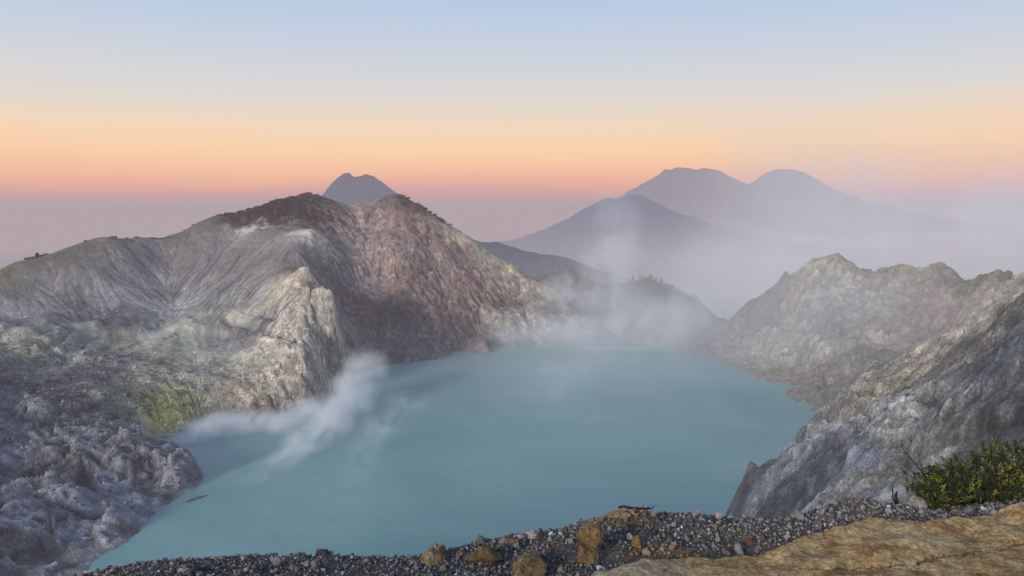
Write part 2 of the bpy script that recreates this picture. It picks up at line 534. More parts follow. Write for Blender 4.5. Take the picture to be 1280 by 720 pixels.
PA = [  # bowl of grey ash
    (350, 268, 1120, 'veg'), (380, 272, 1110, 'veg'), (300, 278, 1100, 'veg'), (330, 290, 1062, 'ash'), (390, 290, 1040, 'pale'), (310, 287, 1075, 'pale'), (360, 284, 1085, 'brown'),
    (60, 350, 855, 'ash'), (60, 380, 800, 'ash'), (60, 400, 765, 'lava'), (60, 412, 738, 'mint'), (60, 425, 715, 'green'),
    (0, 360, 815, 'olive'), (0, 385, 770, 'ash'), (0, 405, 735, 'lava'), (0, 412, 712, 'mint'), (0, 430, 690, 'green'),
    (130, 320, 930, 'ash'), (130, 350, 880, 'ash'), (132, 380, 832, 'ash'), (128, 400, 792, 'slate'), (136, 392, 808, 'slate'), (122, 408, 778, 'slate'), (142, 386, 822, 'slate'), (115, 418, 765, 'green'),
    (165, 385, 830, 'lava'), (90, 395, 790, 'lava'),
    (200, 320, 990, 'ash'), (200, 350, 930, 'ash'), (200, 380, 872, 'ash'), (195, 405, 820, 'lava'), (200, 425, 775, 'green'),
    (270, 300, 1045, 'ash'), (270, 330, 975, 'ash'), (270, 360, 908, 'ash'), (255, 385, 855, 'ash'), (250, 405, 812, 'green'),
    (330, 320, 990, 'ash'), (330, 345, 930, 'ash'), (315, 375, 872, 'ash'), (345, 368, 858, 'cream'), (300, 392, 838, 'pale'), (280, 398, 826, 'olive'),
    (375, 310, 985, 'ash'), (372, 335, 915, 'olive'),
    # pale cliff spur over the lake
    (388, 338, 868, 'cream'), (378, 352, 848, 'tan'), (360, 366, 842, 'cream'), (405, 362, 818, 'pale'), (417, 385, 812, 'pale'), (424, 420, 806, 'pale'), (428, 445, 812, 'pale'),
    (350, 400, 795, 'pale'), (350, 440, 752, 'pale'), (350, 480, 720, 'pale'), (320, 420, 800, 'grey'), (300, 450, 755, 'pale'), (285, 470, 728, 'pale'), (325, 465, 735, 'pale'), (310, 495, 706, 'cream'), (290, 490, 705, 'tan'), (340, 500, 704, 'tan'), (270, 440, 762, 'mint'), (240, 455, 735, 'mint'), (230, 470, 708, 'green'), (265, 480, 706, 'green'), (390, 420, 775, 'pale'), (390, 460, 748, 'pale'), (385, 490, 728, 'tan'),
    (330, 405, 812, 'slate'), (310, 410, 818, 'slate'), (340, 400, 822, 'slate'), (322, 415, 806, 'dark'),
    # ravine right of the spur, red face of the peak
    (412, 300, 1080, 'grey'), (425, 335, 1020, 'grey'), (432, 370, 985, 'brown'), (440, 410, 940, 'grey'), (443, 445, 905, 'dark'),
    (455, 285, 1150, 'pink'), (455, 320, 1085, 'pink'), (455, 355, 1030, 'pink'), (465, 400, 972, 'brown'), (470, 440, 925, 'grey'),
    (490, 270, 1160, 'red'), (492, 310, 1095, 'pink'), (500, 350, 1040, 'red'), (505, 390, 990, 'dark'), (515, 425, 950, 'grey'), (540, 425, 962, 'grey'),
    (530, 290, 1165, 'red'), (540, 330, 1105, 'pink'), (550, 370, 1050, 'red'), (560, 410, 1000, 'red'),
    (580, 320, 1160, 'red'), (585, 355, 1105, 'red'), (590, 395, 1045, 'red'), (600, 418, 1010, 'brown'),
    (625, 350, 1140, 'pink'), (630, 380, 1095, 'brown'), (620, 405, 1048, 'pale'), (650, 402, 1062, 'white'), (680, 404, 1075, 'white'), (665, 420, 1052, 'white'), (690, 390, 1100, 'grey'), (720, 410, 1075, 'white'),
    # terraces under the bowl
    (150, 432, 760, 'green'), (100, 442, 720, 'mint'), (200, 442, 745, 'green'), (240, 425, 780, 'green'), (270, 425, 790, 'grey'), (270, 455, 738, 'green'), (150, 455, 705, 'lava'), (50, 445, 690, 'green'),
    (100, 470, 660, 'lava'), (200, 480, 683, 'green'), (245, 485, 692, 'green'), (225, 505, 668, 'sulf'), (212, 520, 652, 'sulf'), (222, 528, 645, 'white'), (232, 518, 660, 'sulf'), (170, 500, 640, 'green'), (250, 510, 680, 'green'),
    (0, 460, 640, 'lava'), (0, 490, 592, 'lava'), (60, 500, 600, 'slate'), (0, 530, 545, 'lava'), (60, 540, 558, 'lava'), (120, 520, 592, 'slate'), (150, 540, 575, 'lava'), (185, 550, 562, 'lava'),
    (215, 562, 542, 'slate'), (236, 582, 530, 'slate'), (100, 560, 530, 'slate'), (50, 600, 482, 'slate'), (120, 610, 490, 'blue'), (180, 600, 510, 'slate'), (0, 580, 500, 'slate'), (0, 640, 430, 'lava'),
    (60, 660, 425, 'blue'), (100, 650, 442, 'lava'), (0, 700, 392, 'brown'), (60, 700, 400, 'olive'), (80, 585, 508, 'olive'), (30, 560, 520, 'lava'),
    (-150, 420, 650, 'ash'), (-150, 500, 520, 'slate'), (-150, 600, 430, 'slate'), (-150, 700, 360, 'slate')]
SHA = [(95, 722), (112, 712), (150, 680), (185, 645), (215, 627), (240, 612), (250, 600), (247, 588), (225, 568, 'lava'), (205, 552, 'sulf'), (212, 538, 'sulf'), (240, 530, 'sulf'), (265, 524, 'green'), (300, 522), (335, 521), (370, 513),
       (400, 500), (420, 486), (434, 470), (455, 462), (500, 456), (540, 450), (562, 447), (575, 440), (600, 436), (620, 434), (650, 434), (700, 433), (750, 433), (800, 433)]
LKA = [(300, 650), (200, 690), (160, 720), (290, 600), (290, 560), (400, 560), (640, 520), (600, 460), (500, 600), (480, 480), (700, 450), (450, 500), (790, 445), (820, 470), (640, 640)]
EXA = [(420, 1150, -60), (420, 1400, -80), (350, 1000, -60), (300, 500, -60), (0, 350, -60), (100, 1500, -60), (-900, 1100, -40), (-500, 1500, -60), (-100, 300, -60)]


def det_a(X, Y, Z):
    land = np.clip(Z / 8, 0.15, 1)
    cliff = np.exp(-(((X + 195) / 70) ** 2 + ((Y - 775) / 75) ** 2))
    lowm = np.clip((640 - Y) / 60, 0, 1) * land * np.clip((-150 - X) / 60, 0, 1)
    bowl = np.clip((Y - 730) / 40, 0, 1) * np.clip((-245 - X) / 40, 0, 1)
    scrub = np.exp(-(((X + 355) / 75) ** 2 + ((Y - 1135) / 40) ** 2))
    z = Z + fbm(X, Y, 55, 6, 0.52, seed=1) * (4.0 - 3.3 * bowl) * land
    ter = np.exp(-((Z - 62) / 16) ** 2) * np.clip((-150 - X) / 60, 0, 1)
    z += ter * (1.7 * np.tanh(np.sin(Z * 0.55 + fbm(X, Y, 120, 3, seed=37) * 5) * 3) + facets(X, Y, 14, 11) * 1.8)
    z += lowm * ((billow(X + fbm(X, Y, 30, 3, seed=15) * 8, Y, 52, 2, 0.4, seed=13) - 0.5) * 10 + facets(X, Y, 34, 3) * 9 + facets(X, Y, 13, 4) * 4.5 + facets(X, Y, 6, 5) * 1.6)
    z += cliff * ((ridged(X, Y, 28, 3, 0.5, seed=4) - 1.2) * 4 + facets(X, Y, 26, 6) * 9 + facets(X, Y, 11, 7) * 4.5 + facets(X, Y, 5, 8) * 1.8)
    s_, t_ = 0.42 * X + 0.91 * Y, -0.91 * X + 0.42 * Y
    z += cliff * ((ridged(s_ + fbm(X, Y, 40, 3, seed=17) * 6, t_ * 0.3, 19, 3, 0.5, seed=18) - 1.2) * 4.5)
    z += lowm * 2.5
    peak = np.exp(-(((X + 120) / 160) ** 2 + ((Y - 1040) / 110) ** 2))
    z += peak * ((ridged(X + 0.3 * Y, Y * 0.5, 44, 3, 0.5, seed=24) - 1.2) * 5 + (facets(X, Y * 0.6, 38, 9) * 6 + facets(X, Y, 15, 10) * 3 + facets(X, Y, 7, 12) * 1.3) * land + (ridged(X + fbm(X, Y, 50, 3, seed=25) * 10, Y * 0.28, 24, 3, 0.5, seed=26) - 1.2) * 4.0)
    z += scrub * (billow(X, Y, 9, 3, 0.6, seed=33) - 0.6) * 4
    # step of the terrace under the ash bowl
    z += 2.2 * np.clip((-235 - X) / 40, 0, 1) * np.tanh((fbm(X, Y, 90, 3, seed=36) * 14 + Y - 705) / 2.5) * np.exp(-((Y - 705) / 40) ** 2)
    return z


def paint_a(X, Y, Z, slope, acc, cav, rgb):
    r = std_paint(0.5, 0.26, 0.15)(X, Y, Z, slope, acc, cav, rgb)
    bowl = np.clip((Y - 725) / 40, 0, 1) * np.clip((-235 - X) / 40, 0, 1)
    # pale washed streaks in the gullies at the foot of the ash bowl
    foot = np.exp(-((Z - 84) / 24) ** 2) * bowl
    s = np.clip((acc - 0.25) * 2.6 + 0.5 * fbm(X, Y, 14, 3, seed=61), 0, 1) * foot
    r = r * (1 - 0.8 * s[..., None]) + 0.8 * s[..., None] * np.array((0.38, 0.40, 0.40))
    L3 = lic(Z, 30, 12, 3)
    fan = np.exp(-((Z - 92) / 26) ** 2) * bowl
    r = r * np.clip(1 + L3 * (0.06 + 0.24 * fan) * bowl, 0.5, 1.9)[..., None]
    spot = (fbm(X, Y, 5, 2, seed=68) > 0.62) * bowl * np.clip((Z - 95) / 20, 0, 1)
    r = r * (1 - 0.4 * spot[..., None])
    # dark scrub growing in patches on the rim
    scrub = np.exp(-(((X + 350) / 85) ** 2 + ((Y - 1135) / 48) ** 2))
    k = np.clip(scrub * 1.9 + fbm(X, Y, 11, 3, seed=62) * 1.3 - 0.35, 0, 1)[..., None] * np.clip(scrub * 4, 0, 1)[..., None]
    r = r * (1 - 0.85 * k) + 0.85 * k * np.array((0.032, 0.027, 0.024))
    ps = at(212, 514, 660)
    sf = np.exp(-(((X - ps[0]) / 17) ** 2 + ((Y - ps[1]) / 27) ** 2))
    sf = np.clip(sf * 1.7 + fbm(X, Y, 9, 4, seed=69) * 0.8 - 0.35, 0, 1)[..., None] * np.clip(sf * 5, 0, 1)[..., None]
    r = r * (1 - sf) + sf * np.array((0.88, 0.70, 0.24))
    # mottled crust on the lower lava
    low = np.clip((640 - Y) / 50, 0, 1) * np.clip((-140 - X) / 50, 0, 1)
    m = np.clip(fbm(X, Y, 18, 4, seed=64) * 1.3 + cav * -0.5, -0.9, 1)[..., None] * low[..., None]
    r = r * (1 + 0.45 * m)
    r = r * (1 - 0.5 * low[..., None]) + 0.5 * low[..., None] * r.mean(-1, keepdims=True) * np.array((0.95, 1.0, 1.06))
    wrm = np.clip((Y - 600) / 60, 0, 1)[..., None]
    r = r * (1 - wrm + wrm * np.array((1.06, 1.0, 0.92)))
    lift = 1 + 0.28 * np.clip((-120 - X) / 80, 0, 1)
    r = r * lift[..., None]
    top = np.clip(np.clip(-cav, -0.5, 1.2) * 1.1 + 0.4 * fbm(X, Y, 26, 3, seed=66) - 0.15, 0, 1)[..., None] * low[..., None]
    r = r * (1 - 0.6 * top) + 0.6 * top * np.array((0.32, 0.335, 0.365))
    return r


mA = rock_mat('crater wall rock', 6500, 0.8, contrast=1.0, bump=1.3)
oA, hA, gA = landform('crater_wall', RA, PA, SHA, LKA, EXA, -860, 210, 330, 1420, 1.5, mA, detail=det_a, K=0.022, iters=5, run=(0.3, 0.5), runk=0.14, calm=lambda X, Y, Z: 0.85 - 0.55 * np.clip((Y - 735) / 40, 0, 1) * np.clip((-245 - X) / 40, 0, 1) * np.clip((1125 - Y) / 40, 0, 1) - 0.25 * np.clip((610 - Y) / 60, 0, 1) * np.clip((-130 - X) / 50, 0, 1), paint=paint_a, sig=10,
                      soft=lambda X, Y, Z: np.clip((600 - Y) / 60, 0, 1) * np.clip((-140 - X) / 40, 0, 1) * 0.9,
                      keep=lambda X, Y, Z: (X < 190))

# ------------------------------------------------------------------ B: right hand crater wall beyond the lake
RB = [(858, 441, 995, 'grey'), (875, 430, 1010, 'grey'), (890, 416, 1020, 'grey'), (905, 402, 1025, 'brown'), (920, 390, 1030, 'brown'), (935, 378, 1030, 'brown'), (950, 373, 1030, 'grey'), (965, 363, 1025, 'olive'),
      (980, 351, 1020, 'brown'), (995, 343, 1015, 'cream'), (1010, 335, 1010, 'cream'), (1025, 328, 1005, 'cream'), (1038, 322, 1000, 'cream'), (1046, 324, 998, 'cream'), (1058, 332, 992, 'olive'), (1068, 338, 990, 'veg'),
      (1080, 334, 990, 'veg'), (1092, 342, 985, 'veg'), (1102, 341, 960, 'tan'), (1120, 340, 950, 'tan'), (1140, 342, 940, 'tan'), (1160, 341, 930, 'cream'), (1178, 337, 920, 'tan'), (1192, 345, 915, 'olive'), (1208, 358, 900, 'olive'),
      (1220, 354, 870, 'brown'), (1236, 345, 850, 'olive'), (1250, 342, 842, 'olive'), (1265, 347, 822, 'olive'), (1280, 351, 800, 'cream'), (1320, 345, 760, 'ash'), (1420, 330, 700, 'ash')]
PB = [(900, 432, 978, 'grey'), (935, 408, 982, 'grey'), (940, 440, 938, 'pale'), (970, 390, 985, 'brown'), (1000, 370, 972, 'pink'), (1000, 410, 918, 'pale'), (1000, 450, 858, 'grey'), (1000, 482, 798, 'brown'),
      (1040, 348, 955, 'pale'), (1040, 380, 912, 'pink'), (1040, 410, 866, 'grey'), (1040, 450, 800, 'grey'), (1040, 490, 728, 'dark'), (1075, 365, 935, 'pale'), (1100, 385, 890, 'pale'), (1100, 410, 840, 'pink'), (1100, 450, 768, 'ash'),
      (1130, 365, 905, 'pink'), (1140, 395, 855, 'red'), (1150, 410, 820, 'red'), (1125, 405, 838, 'tan'), (1170, 375, 862, 'pink'), (1200, 385, 820, 'pink'), (1200, 420, 738, 'ash'), (1250, 365, 770, 'cream'), (1260, 385, 715, 'olive'), (1230, 400, 720, 'pale'),
      (1330, 380, 640, 'ash'), (965, 440, 900, 'pale'), (965, 465, 862, 'brown'), (1020, 430, 850, 'pale')]
SHB = [(850, 441), (870, 443), (890, 449), (920, 459), (945, 470, 'red'), (965, 482, 'red'), (985, 496), (1002, 507), (1030, 525), (1080, 560)]
LKB = [(840, 460), (800, 445), (900, 480), (960, 520), (1000, 560), (1050, 620), (850, 520)]
EXB = [(150, 1100, -60), (100, 800, -60), (800, 1300, -40), (500, 1350, -60), (250, 1200, -60), (150, 500, -60), (450, 450, -20)]


def det_b(X, Y, Z):
    land = np.clip(Z / 8, 0.15, 1)
    z = Z + fbm(X, Y, 50, 6, 0.52, seed=101) * 4.0 * land
    z += ((ridged(X * 0.9 + 0.5 * Y, Y * 0.5 - 0.3 * X, 60, 3, 0.5, seed=104) - 1.2) * 7 + facets(X, Y, 44, 21) * 10 + facets(X, Y, 18, 22) * 5.5 + facets(X, Y, 8, 23) * 2.2) * land
    return z


mB = rock_mat('hazy wall rock', 2200, 0.8, air=(0.355, 0.33, 0.325), contrast=0.85)
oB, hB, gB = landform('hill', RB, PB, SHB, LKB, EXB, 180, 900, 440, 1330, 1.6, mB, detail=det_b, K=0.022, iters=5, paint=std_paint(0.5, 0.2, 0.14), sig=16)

# ------------------------------------------------------------------ C: dark slope and pale cliff on the near right
RC = [(905, 665, 290, 'slate'), (918, 640, 300, 'slate'), (926, 622, 305, 'dark'), (938, 606, 310, 'dark'), (952, 604, 314, 'grey'), (965, 588, 320, 'grey'), (985, 562, 328, 'blue'), (1000, 545, 332, 'blue'), (1025, 518, 334, 'slate'), (1050, 492, 332, 'slate'),
      (1075, 478, 326, 'dark'), (1092, 462, 322, 'dark'), (1110, 462, 318, 'cream'), (1140, 440, 312, 'cream'), (1170, 424, 304, 'cream'), (1200, 406, 296, 'cream'), (1240, 384, 282, 'cream'), (1280, 364, 268, 'cream'), (1340, 335, 245, 'dark'), (1440, 300, 215, 'dark')]
PC = [(950, 640, 262, 'slate'), (975, 610, 268, 'blue'), (1000, 640, 218, 'blue'), (1010, 590, 255, 'slate'), (1020, 560, 280, 'blue'), (1050, 620, 200, 'white'), (1050, 570, 235, 'slate'), (1055, 525, 275, 'blue'), (1090, 500, 282, 'pale'), (1085, 560, 222, 'blue'), (1080, 530, 250, 'white'),
      (1090, 630, 175, 'white'), (1120, 480, 285, 'tan'), (1130, 520, 226, 'pale'), (1125, 570, 195, 'cream'), (1120, 610, 172, 'pale'), (1150, 490, 262, 'tan'), (1165, 520, 222, 'slate'), (1160, 560, 190, 'dark'), (1160, 610, 160, 'dark'),
      (1180, 450, 275, 'dark'), (1200, 480, 225, 'dark'), (1210, 530, 180, 'dark'), (1220, 590, 148, 'dark'), (1230, 420, 258, 'dark'), (1250, 460, 210, 'slate'), (1280, 400, 238, 'dark'), (1280, 440, 198, 'slate'), (1280, 500, 158, 'dark'), (1280, 570, 125, 'dark'), (1245, 395, 272, 'olive'),
      (1360, 400, 200, 'dark'), (1400, 500, 135, 'dark'), (1400, 600, 92, 'dark'), (940, 720, 235, 'slate'), (1050, 720, 142, 'slate'), (1150, 720, 112, 'dark'), (1280, 720, 82, 'dark'), (1400, 760, 60, 'dark')]
EXC = [(50, 300, -40), (60, 420, -60), (200, 480, -40), (350, 520, -20), (40, 200, 60), (60, 160, 90)]


def det_c(X, Y, Z):
    land = np.clip(Z / 10, 0.1, 1)
    pale = np.exp(-((X - 118) / 32) ** 2)
    z = Z + fbm(X, Y, 26, 6, 0.55, seed=201) * 2.2 * land
    z += pale * ((ridged(X + 0.35 * Y, Y * 0.55, 20, 4, 0.5, seed=203) - 1.25) * 3.6 + facets(X + 0.2 * Y, Y * 0.6, 22, 31) * 9 + facets(X, Y * 0.7, 9, 32) * 3.6 + facets(X, Y, 4, 33) * 1.5) * land
    z += (1 - pale) * (facets(X, Y, 20, 34) * 2.6 + facets(X * 0.7 + 0.7 * Y, (Y - X) * 0.3, 8, 35) * 1.5 + facets(X, Y, 3.2, 36) * 0.7) * land
    # rock needles on the lake side
    for px, py, Yd, hh, rr in ((936, 606, 309, 7.0, 1.7), (942, 610, 308, 3.0, 1.2), (951, 604, 312, 7.0, 1.6), (929, 622, 304, 4.0, 1.7), (1092, 466, 321, 3, 2.6), (1060, 488, 330, 2.2, 1.8), (1036, 510, 333, 2.5, 1.6), (990, 560, 328, 2.5, 1.4)):
        p = at(px, py, Yd)
        z += hh * np.exp(-(np.hypot(X - p[0], Y - p[1]) / rr))
    return z


mC = rock_mat('near wall rock', 2400, 1.5, contrast=0.9, air=(0.33, 0.32, 0.335))
oC, hC, gC = landform('cliff', RC, PC, [], [(900, 660), (950, 560), (1000, 520), (850, 640)], EXC, 40, 400, 56, 460, 0.9, mC, back=0.9, detail=det_c, K=0.02, iters=5, run=(0.12, 0.2), paint=std_paint(0.6, 0.38, 0.3), sig=5, c=7)

# ------------------------------------------------------------------ D: wooded far rim behind the lake
RD = [(560, 400, 1270, 'wood'), (600, 385, 1290, 'wood'), (640, 362, 1300, 'wood'), (660, 349, 1300, 'wood'), (680, 344, 1310, 'wood'), (705, 339, 1320, 'wood'), (725, 346, 1320, 'wood'), (745, 356, 1310, 'wood'), (765, 360, 1310, 'wood'),
      (790, 350, 1330, 'wood'), (810, 350, 1330, 'wood'), (830, 355, 1320, 'wood'), (850, 365, 1310, 'wood'), (870, 378, 1300, 'wood'), (890, 393, 1260, 'wood'), (910, 405, 1240, 'wood'), (960, 422, 1200, 'wood'), (1040, 430, 1180, 'wood')]
PD = [(700, 380, 1190, 'grey'), (740, 395, 1150, 'grey'), (760, 385, 1190, 'wood'), (790, 400, 1130, 'grey'), (830, 390, 1180, 'wood'), (840, 415, 1100, 'ash'), (880, 420, 1090, 'ash'), (700, 412, 1090, 'pale'), (760, 420, 1070, 'pale'), (800, 425, 1062, 'grey')]
SHD = [(690, 432), (740, 432), (790, 432), (830, 434), (855, 438), (880, 446)]
LKD = [(740, 445), (800, 450), (850, 455), (690, 440)]
EXD = [(-150, 1150, -60), (600, 1000, -40), (200, 1600, -60), (-100, 1500, -60), (600, 1500, -60)]


def det_d(X, Y, Z):
    return Z + (fbm(X, Y, 45, 5, 0.5, seed=301) * 5 + facets(X, Y, 30, 41) * 5) * np.clip(Z / 8, 0.1, 1)


mD = rock_mat('wooded rim ground', 2100, 0.5, air=(0.37, 0.345, 0.365))
oD, hD, gD = landform('hill', RD, PD, SHD, LKD, EXD, -120, 520, 985, 1500, 3.0, mD, detail=det_d, K=0.03, iters=3, paint=std_paint(0.3, 0.15), sig=20)

# ------------------------------------------------------------------ lake
nt = NT('milky turquoise lake water')
pos = nt.n('ShaderNodeNewGeometry').outputs['Position']
st = nt.n('ShaderNodeMapping', inp={'Vector': pos, 'Scale': (1, 1, 1)}).outputs[0]
big = nt.noise(st, 0.006, 5, 0.6, dist=1.2)
c = nt.ramp(big, [(0.3, (0.145, 0.345, 0.325)), (0.55, (0.195, 0.395, 0.375)), (0.75, (0.265, 0.45, 0.425))])
sc_ = nt.noise(nt.n('ShaderNodeMapping', inp={'Vector': pos, 'Scale': (0.004, 0.022, 1), 'Rotation': (0, 0, 0.5)}).outputs[0], 1.0, 7, 0.68, dist=2.0)
c = nt.mix(c, nt.ramp(sc_, [(0.38, (0.95, 0.97, 0.97)), (0.55, (1, 1, 1)), (0.75, (1.14, 1.08, 1.05))]))
rip = nt.math('ADD', nt.noise(pos, 0.8, 5, 0.65), nt.math('MULTIPLY', nt.noise(pos, 0.09, 3, 0.6), 2.0))
b = nt.bump(rip, 0.35, 0.5)
bs = nt.n('ShaderNodeBsdfPrincipled', inp={'Base Color': c, 'Roughness': 0.36, 'IOR': 1.33, 'Specular IOR Level': 0.5, 'Normal': b}).outputs[0]
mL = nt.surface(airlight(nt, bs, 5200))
N = 72
co = []
ring = []
bm = bmesh.new()
xs = np.linspace(-420, 480, 40); ys = np.linspace(200, 1200, 40)
X, Y = np.meshgrid(xs, ys)
idx = np.arange(1600).reshape(40, 40)
q = np.stack([idx[:-1, :-1], idx[:-1, 1:], idx[1:, 1:], idx[1:, :-1]], -1).reshape(-1, 4)
lake = link('lake_water', mesh_np('lake_water', np.stack([X, Y, X * 0], -1).reshape(-1, 3), q), mL)
tag(lake, kind='structure')
bm.free()

# ------------------------------------------------------------------ land to the horizon and far mountains
nt = NT('lowland under haze')
pos = nt.n('ShaderNodeNewGeometry').outputs['Position']
c = nt.ramp(nt.noise(pos, 0.0006, 5, 0.6), [(0.35, (0.05, 0.06, 0.045)), (0.65, (0.09, 0.09, 0.07))])
bs = nt.n('ShaderNodeBsdfPrincipled', inp={'Base Color': c, 'Roughness': 0.95, 'Specular IOR Level': 0.1}).outputs[0]
dd = nt.math('LOGARITHM', nt.vmath('LENGTH', pos, out='Value'), 10.0)
far = nt.n('ShaderNodeMapRange', interpolation_type='SMOOTHSTEP', inp={0: dd, 1: 3.8, 2: 4.1}).outputs[0]
hz = nt.mix(s2l((154, 150, 161)), s2l((180, 164, 172)), far, 'MIX')
em = nt.n('ShaderNodeEmission', inp={'Color': hz}).outputs[0]  # haze painted into the ground as glow, stronger with distance
ff = nt.n('ShaderNodeMapRange', inp={0: dd, 1: 3.0, 2: 3.9, 3: 0.5, 4: 0.995}).outputs[0]
mG = nt.surface(nt.n('ShaderNodeMixShader', inp={0: ff, 1: bs, 2: em}).outputs[0])
n = 96
ang = np.linspace(0, 2 * np.pi, n, endpoint=False)
rad = np.geomspace(30, 120000, 40)
R, T = np.meshgrid(rad, ang, indexing='ij')
X = R * np.sin(T); Y = R * np.cos(T) + 700
Z = -420 + fbm(X, Y, 4000, 4, seed=400) * 60
Z = np.where(R < 900, -120, Z)
idx = np.arange(40 * n).reshape(40, n)
q = np.stack([idx[:-1], np.roll(idx[:-1], -1, 1), np.roll(idx[1:], -1, 1), idx[1:]], -1).reshape(-1, 4)
tag(link('ground', mesh_np('ground', np.stack([X, Y, Z], -1).reshape(-1, 3), q[:, ::-1]), mG), kind='structure')


def mountain(name, prof, Y, slope, depth, L, air, base, rough, seed, nx=760, ny=110, albedo=(0.06, 0.065, 0.055), low=-680, foot=(160, 154, 165)):
    """a ridge whose crest follows surveyed heights; flanks fall away front and back"""
    P = [at(px, py, Y) for px, py in prof]
    X = np.linspace(P[0][0], P[-1][0], nx)
    crest = np.interp(X, [p[0] for p in P], [p[2] for p in P])
    k = np.ones(5) / 5
    crest = np.convolve(np.pad(crest, 2, mode='edge'), k, 'valid')
    crest = crest + fbm(X, X * 0 + seed, depth * 0.06, 4, 0.6, seed=seed + 1) * rough * 0.12
    T = np.linspace(-1, 1, ny); T = np.sign(T) * np.abs(T) ** 1.3 * depth
    XX, TT = np.meshgrid(X, T)
    CC = np.broadcast_to(crest, XX.shape)
    wav = fbm(XX, TT * 0.6, depth * 0.35, 4, seed=seed) * depth * 0.16
    Z = CC - np.abs(TT + wav * np.clip(np.abs(TT) / (0.25 * depth), 0, 1)) * slope
    Z -= np.clip(np.abs(TT) / (0.1 * depth), 0, 1) * (1.2 - ridged(XX, TT * 0.25, depth * 0.16, 4, seed=seed + 3)) * rough
    Z += fbm(XX, TT, depth * 0.05, 3, seed=seed + 9) * rough * 0.10
    Z = np.maximum(Z, low)
    co = np.stack([XX, TT + Y, Z], -1).reshape(-1, 3)
    idx = np.arange(nx * ny).reshape(ny, nx)
    q = np.stack([idx[:-1, :-1], idx[:-1, 1:], idx[1:, 1:], idx[1:, :-1]], -1).reshape(-1, 4)
    nt = NT(name + ' forest')
    pos = nt.n('ShaderNodeNewGeometry').outputs['Position']
    c = nt.mix(albedo, nt.ramp(nt.noise(pos, 12.0 / depth, 6, 0.65), [(0.3, 0.6), (0.7, 1.4)]))
    bs = nt.n('ShaderNodeBsdfPrincipled', inp={'Base Color': c, 'Roughness': 1.0, 'Specular IOR Level': 0.05}).outputs[0]
    # painted haze: the surface glows more with distance and towards the valley floor
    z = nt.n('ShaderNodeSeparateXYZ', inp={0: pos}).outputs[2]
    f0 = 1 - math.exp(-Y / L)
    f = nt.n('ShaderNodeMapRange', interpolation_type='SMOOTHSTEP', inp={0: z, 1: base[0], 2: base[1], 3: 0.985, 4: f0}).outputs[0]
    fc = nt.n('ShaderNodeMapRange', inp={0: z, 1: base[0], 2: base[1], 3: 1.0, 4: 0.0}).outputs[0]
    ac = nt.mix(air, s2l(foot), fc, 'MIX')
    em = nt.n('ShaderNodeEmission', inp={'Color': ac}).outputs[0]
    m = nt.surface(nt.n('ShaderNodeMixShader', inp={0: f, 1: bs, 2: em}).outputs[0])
    return tag(link('mountain', mesh_np('mountain', co, q), m), kind='structure')


# near dark shoulder behind the peak
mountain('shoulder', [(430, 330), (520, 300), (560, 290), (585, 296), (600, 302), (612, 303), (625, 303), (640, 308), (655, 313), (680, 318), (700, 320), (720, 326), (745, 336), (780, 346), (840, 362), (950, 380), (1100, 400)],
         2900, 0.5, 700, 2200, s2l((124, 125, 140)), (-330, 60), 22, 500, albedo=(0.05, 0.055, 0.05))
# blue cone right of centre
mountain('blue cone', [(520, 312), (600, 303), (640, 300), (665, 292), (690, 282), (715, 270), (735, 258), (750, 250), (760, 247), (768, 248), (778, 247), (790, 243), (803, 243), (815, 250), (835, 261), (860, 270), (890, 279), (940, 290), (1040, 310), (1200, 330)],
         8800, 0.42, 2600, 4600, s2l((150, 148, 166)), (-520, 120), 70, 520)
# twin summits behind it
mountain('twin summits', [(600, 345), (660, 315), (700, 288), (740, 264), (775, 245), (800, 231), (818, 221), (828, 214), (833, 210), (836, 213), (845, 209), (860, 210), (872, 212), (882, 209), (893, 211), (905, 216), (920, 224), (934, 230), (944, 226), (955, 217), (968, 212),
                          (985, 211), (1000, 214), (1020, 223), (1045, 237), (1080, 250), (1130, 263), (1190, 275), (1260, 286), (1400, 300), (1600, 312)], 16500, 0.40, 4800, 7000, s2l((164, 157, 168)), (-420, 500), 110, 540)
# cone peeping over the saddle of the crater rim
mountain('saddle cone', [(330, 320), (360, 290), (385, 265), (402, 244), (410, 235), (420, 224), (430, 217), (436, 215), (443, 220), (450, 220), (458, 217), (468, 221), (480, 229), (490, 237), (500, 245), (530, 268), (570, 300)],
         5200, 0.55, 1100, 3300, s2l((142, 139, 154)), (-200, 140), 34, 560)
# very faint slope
mountain('faint slope', [(540, 309), (600, 300), (650, 290), (700, 277), (760, 268), (860, 262), (1000, 280)], 22000, 0.3, 4000, 5200, s2l((170, 158, 171)), (-420, 0), 60, 580, foot=(179, 164, 172))

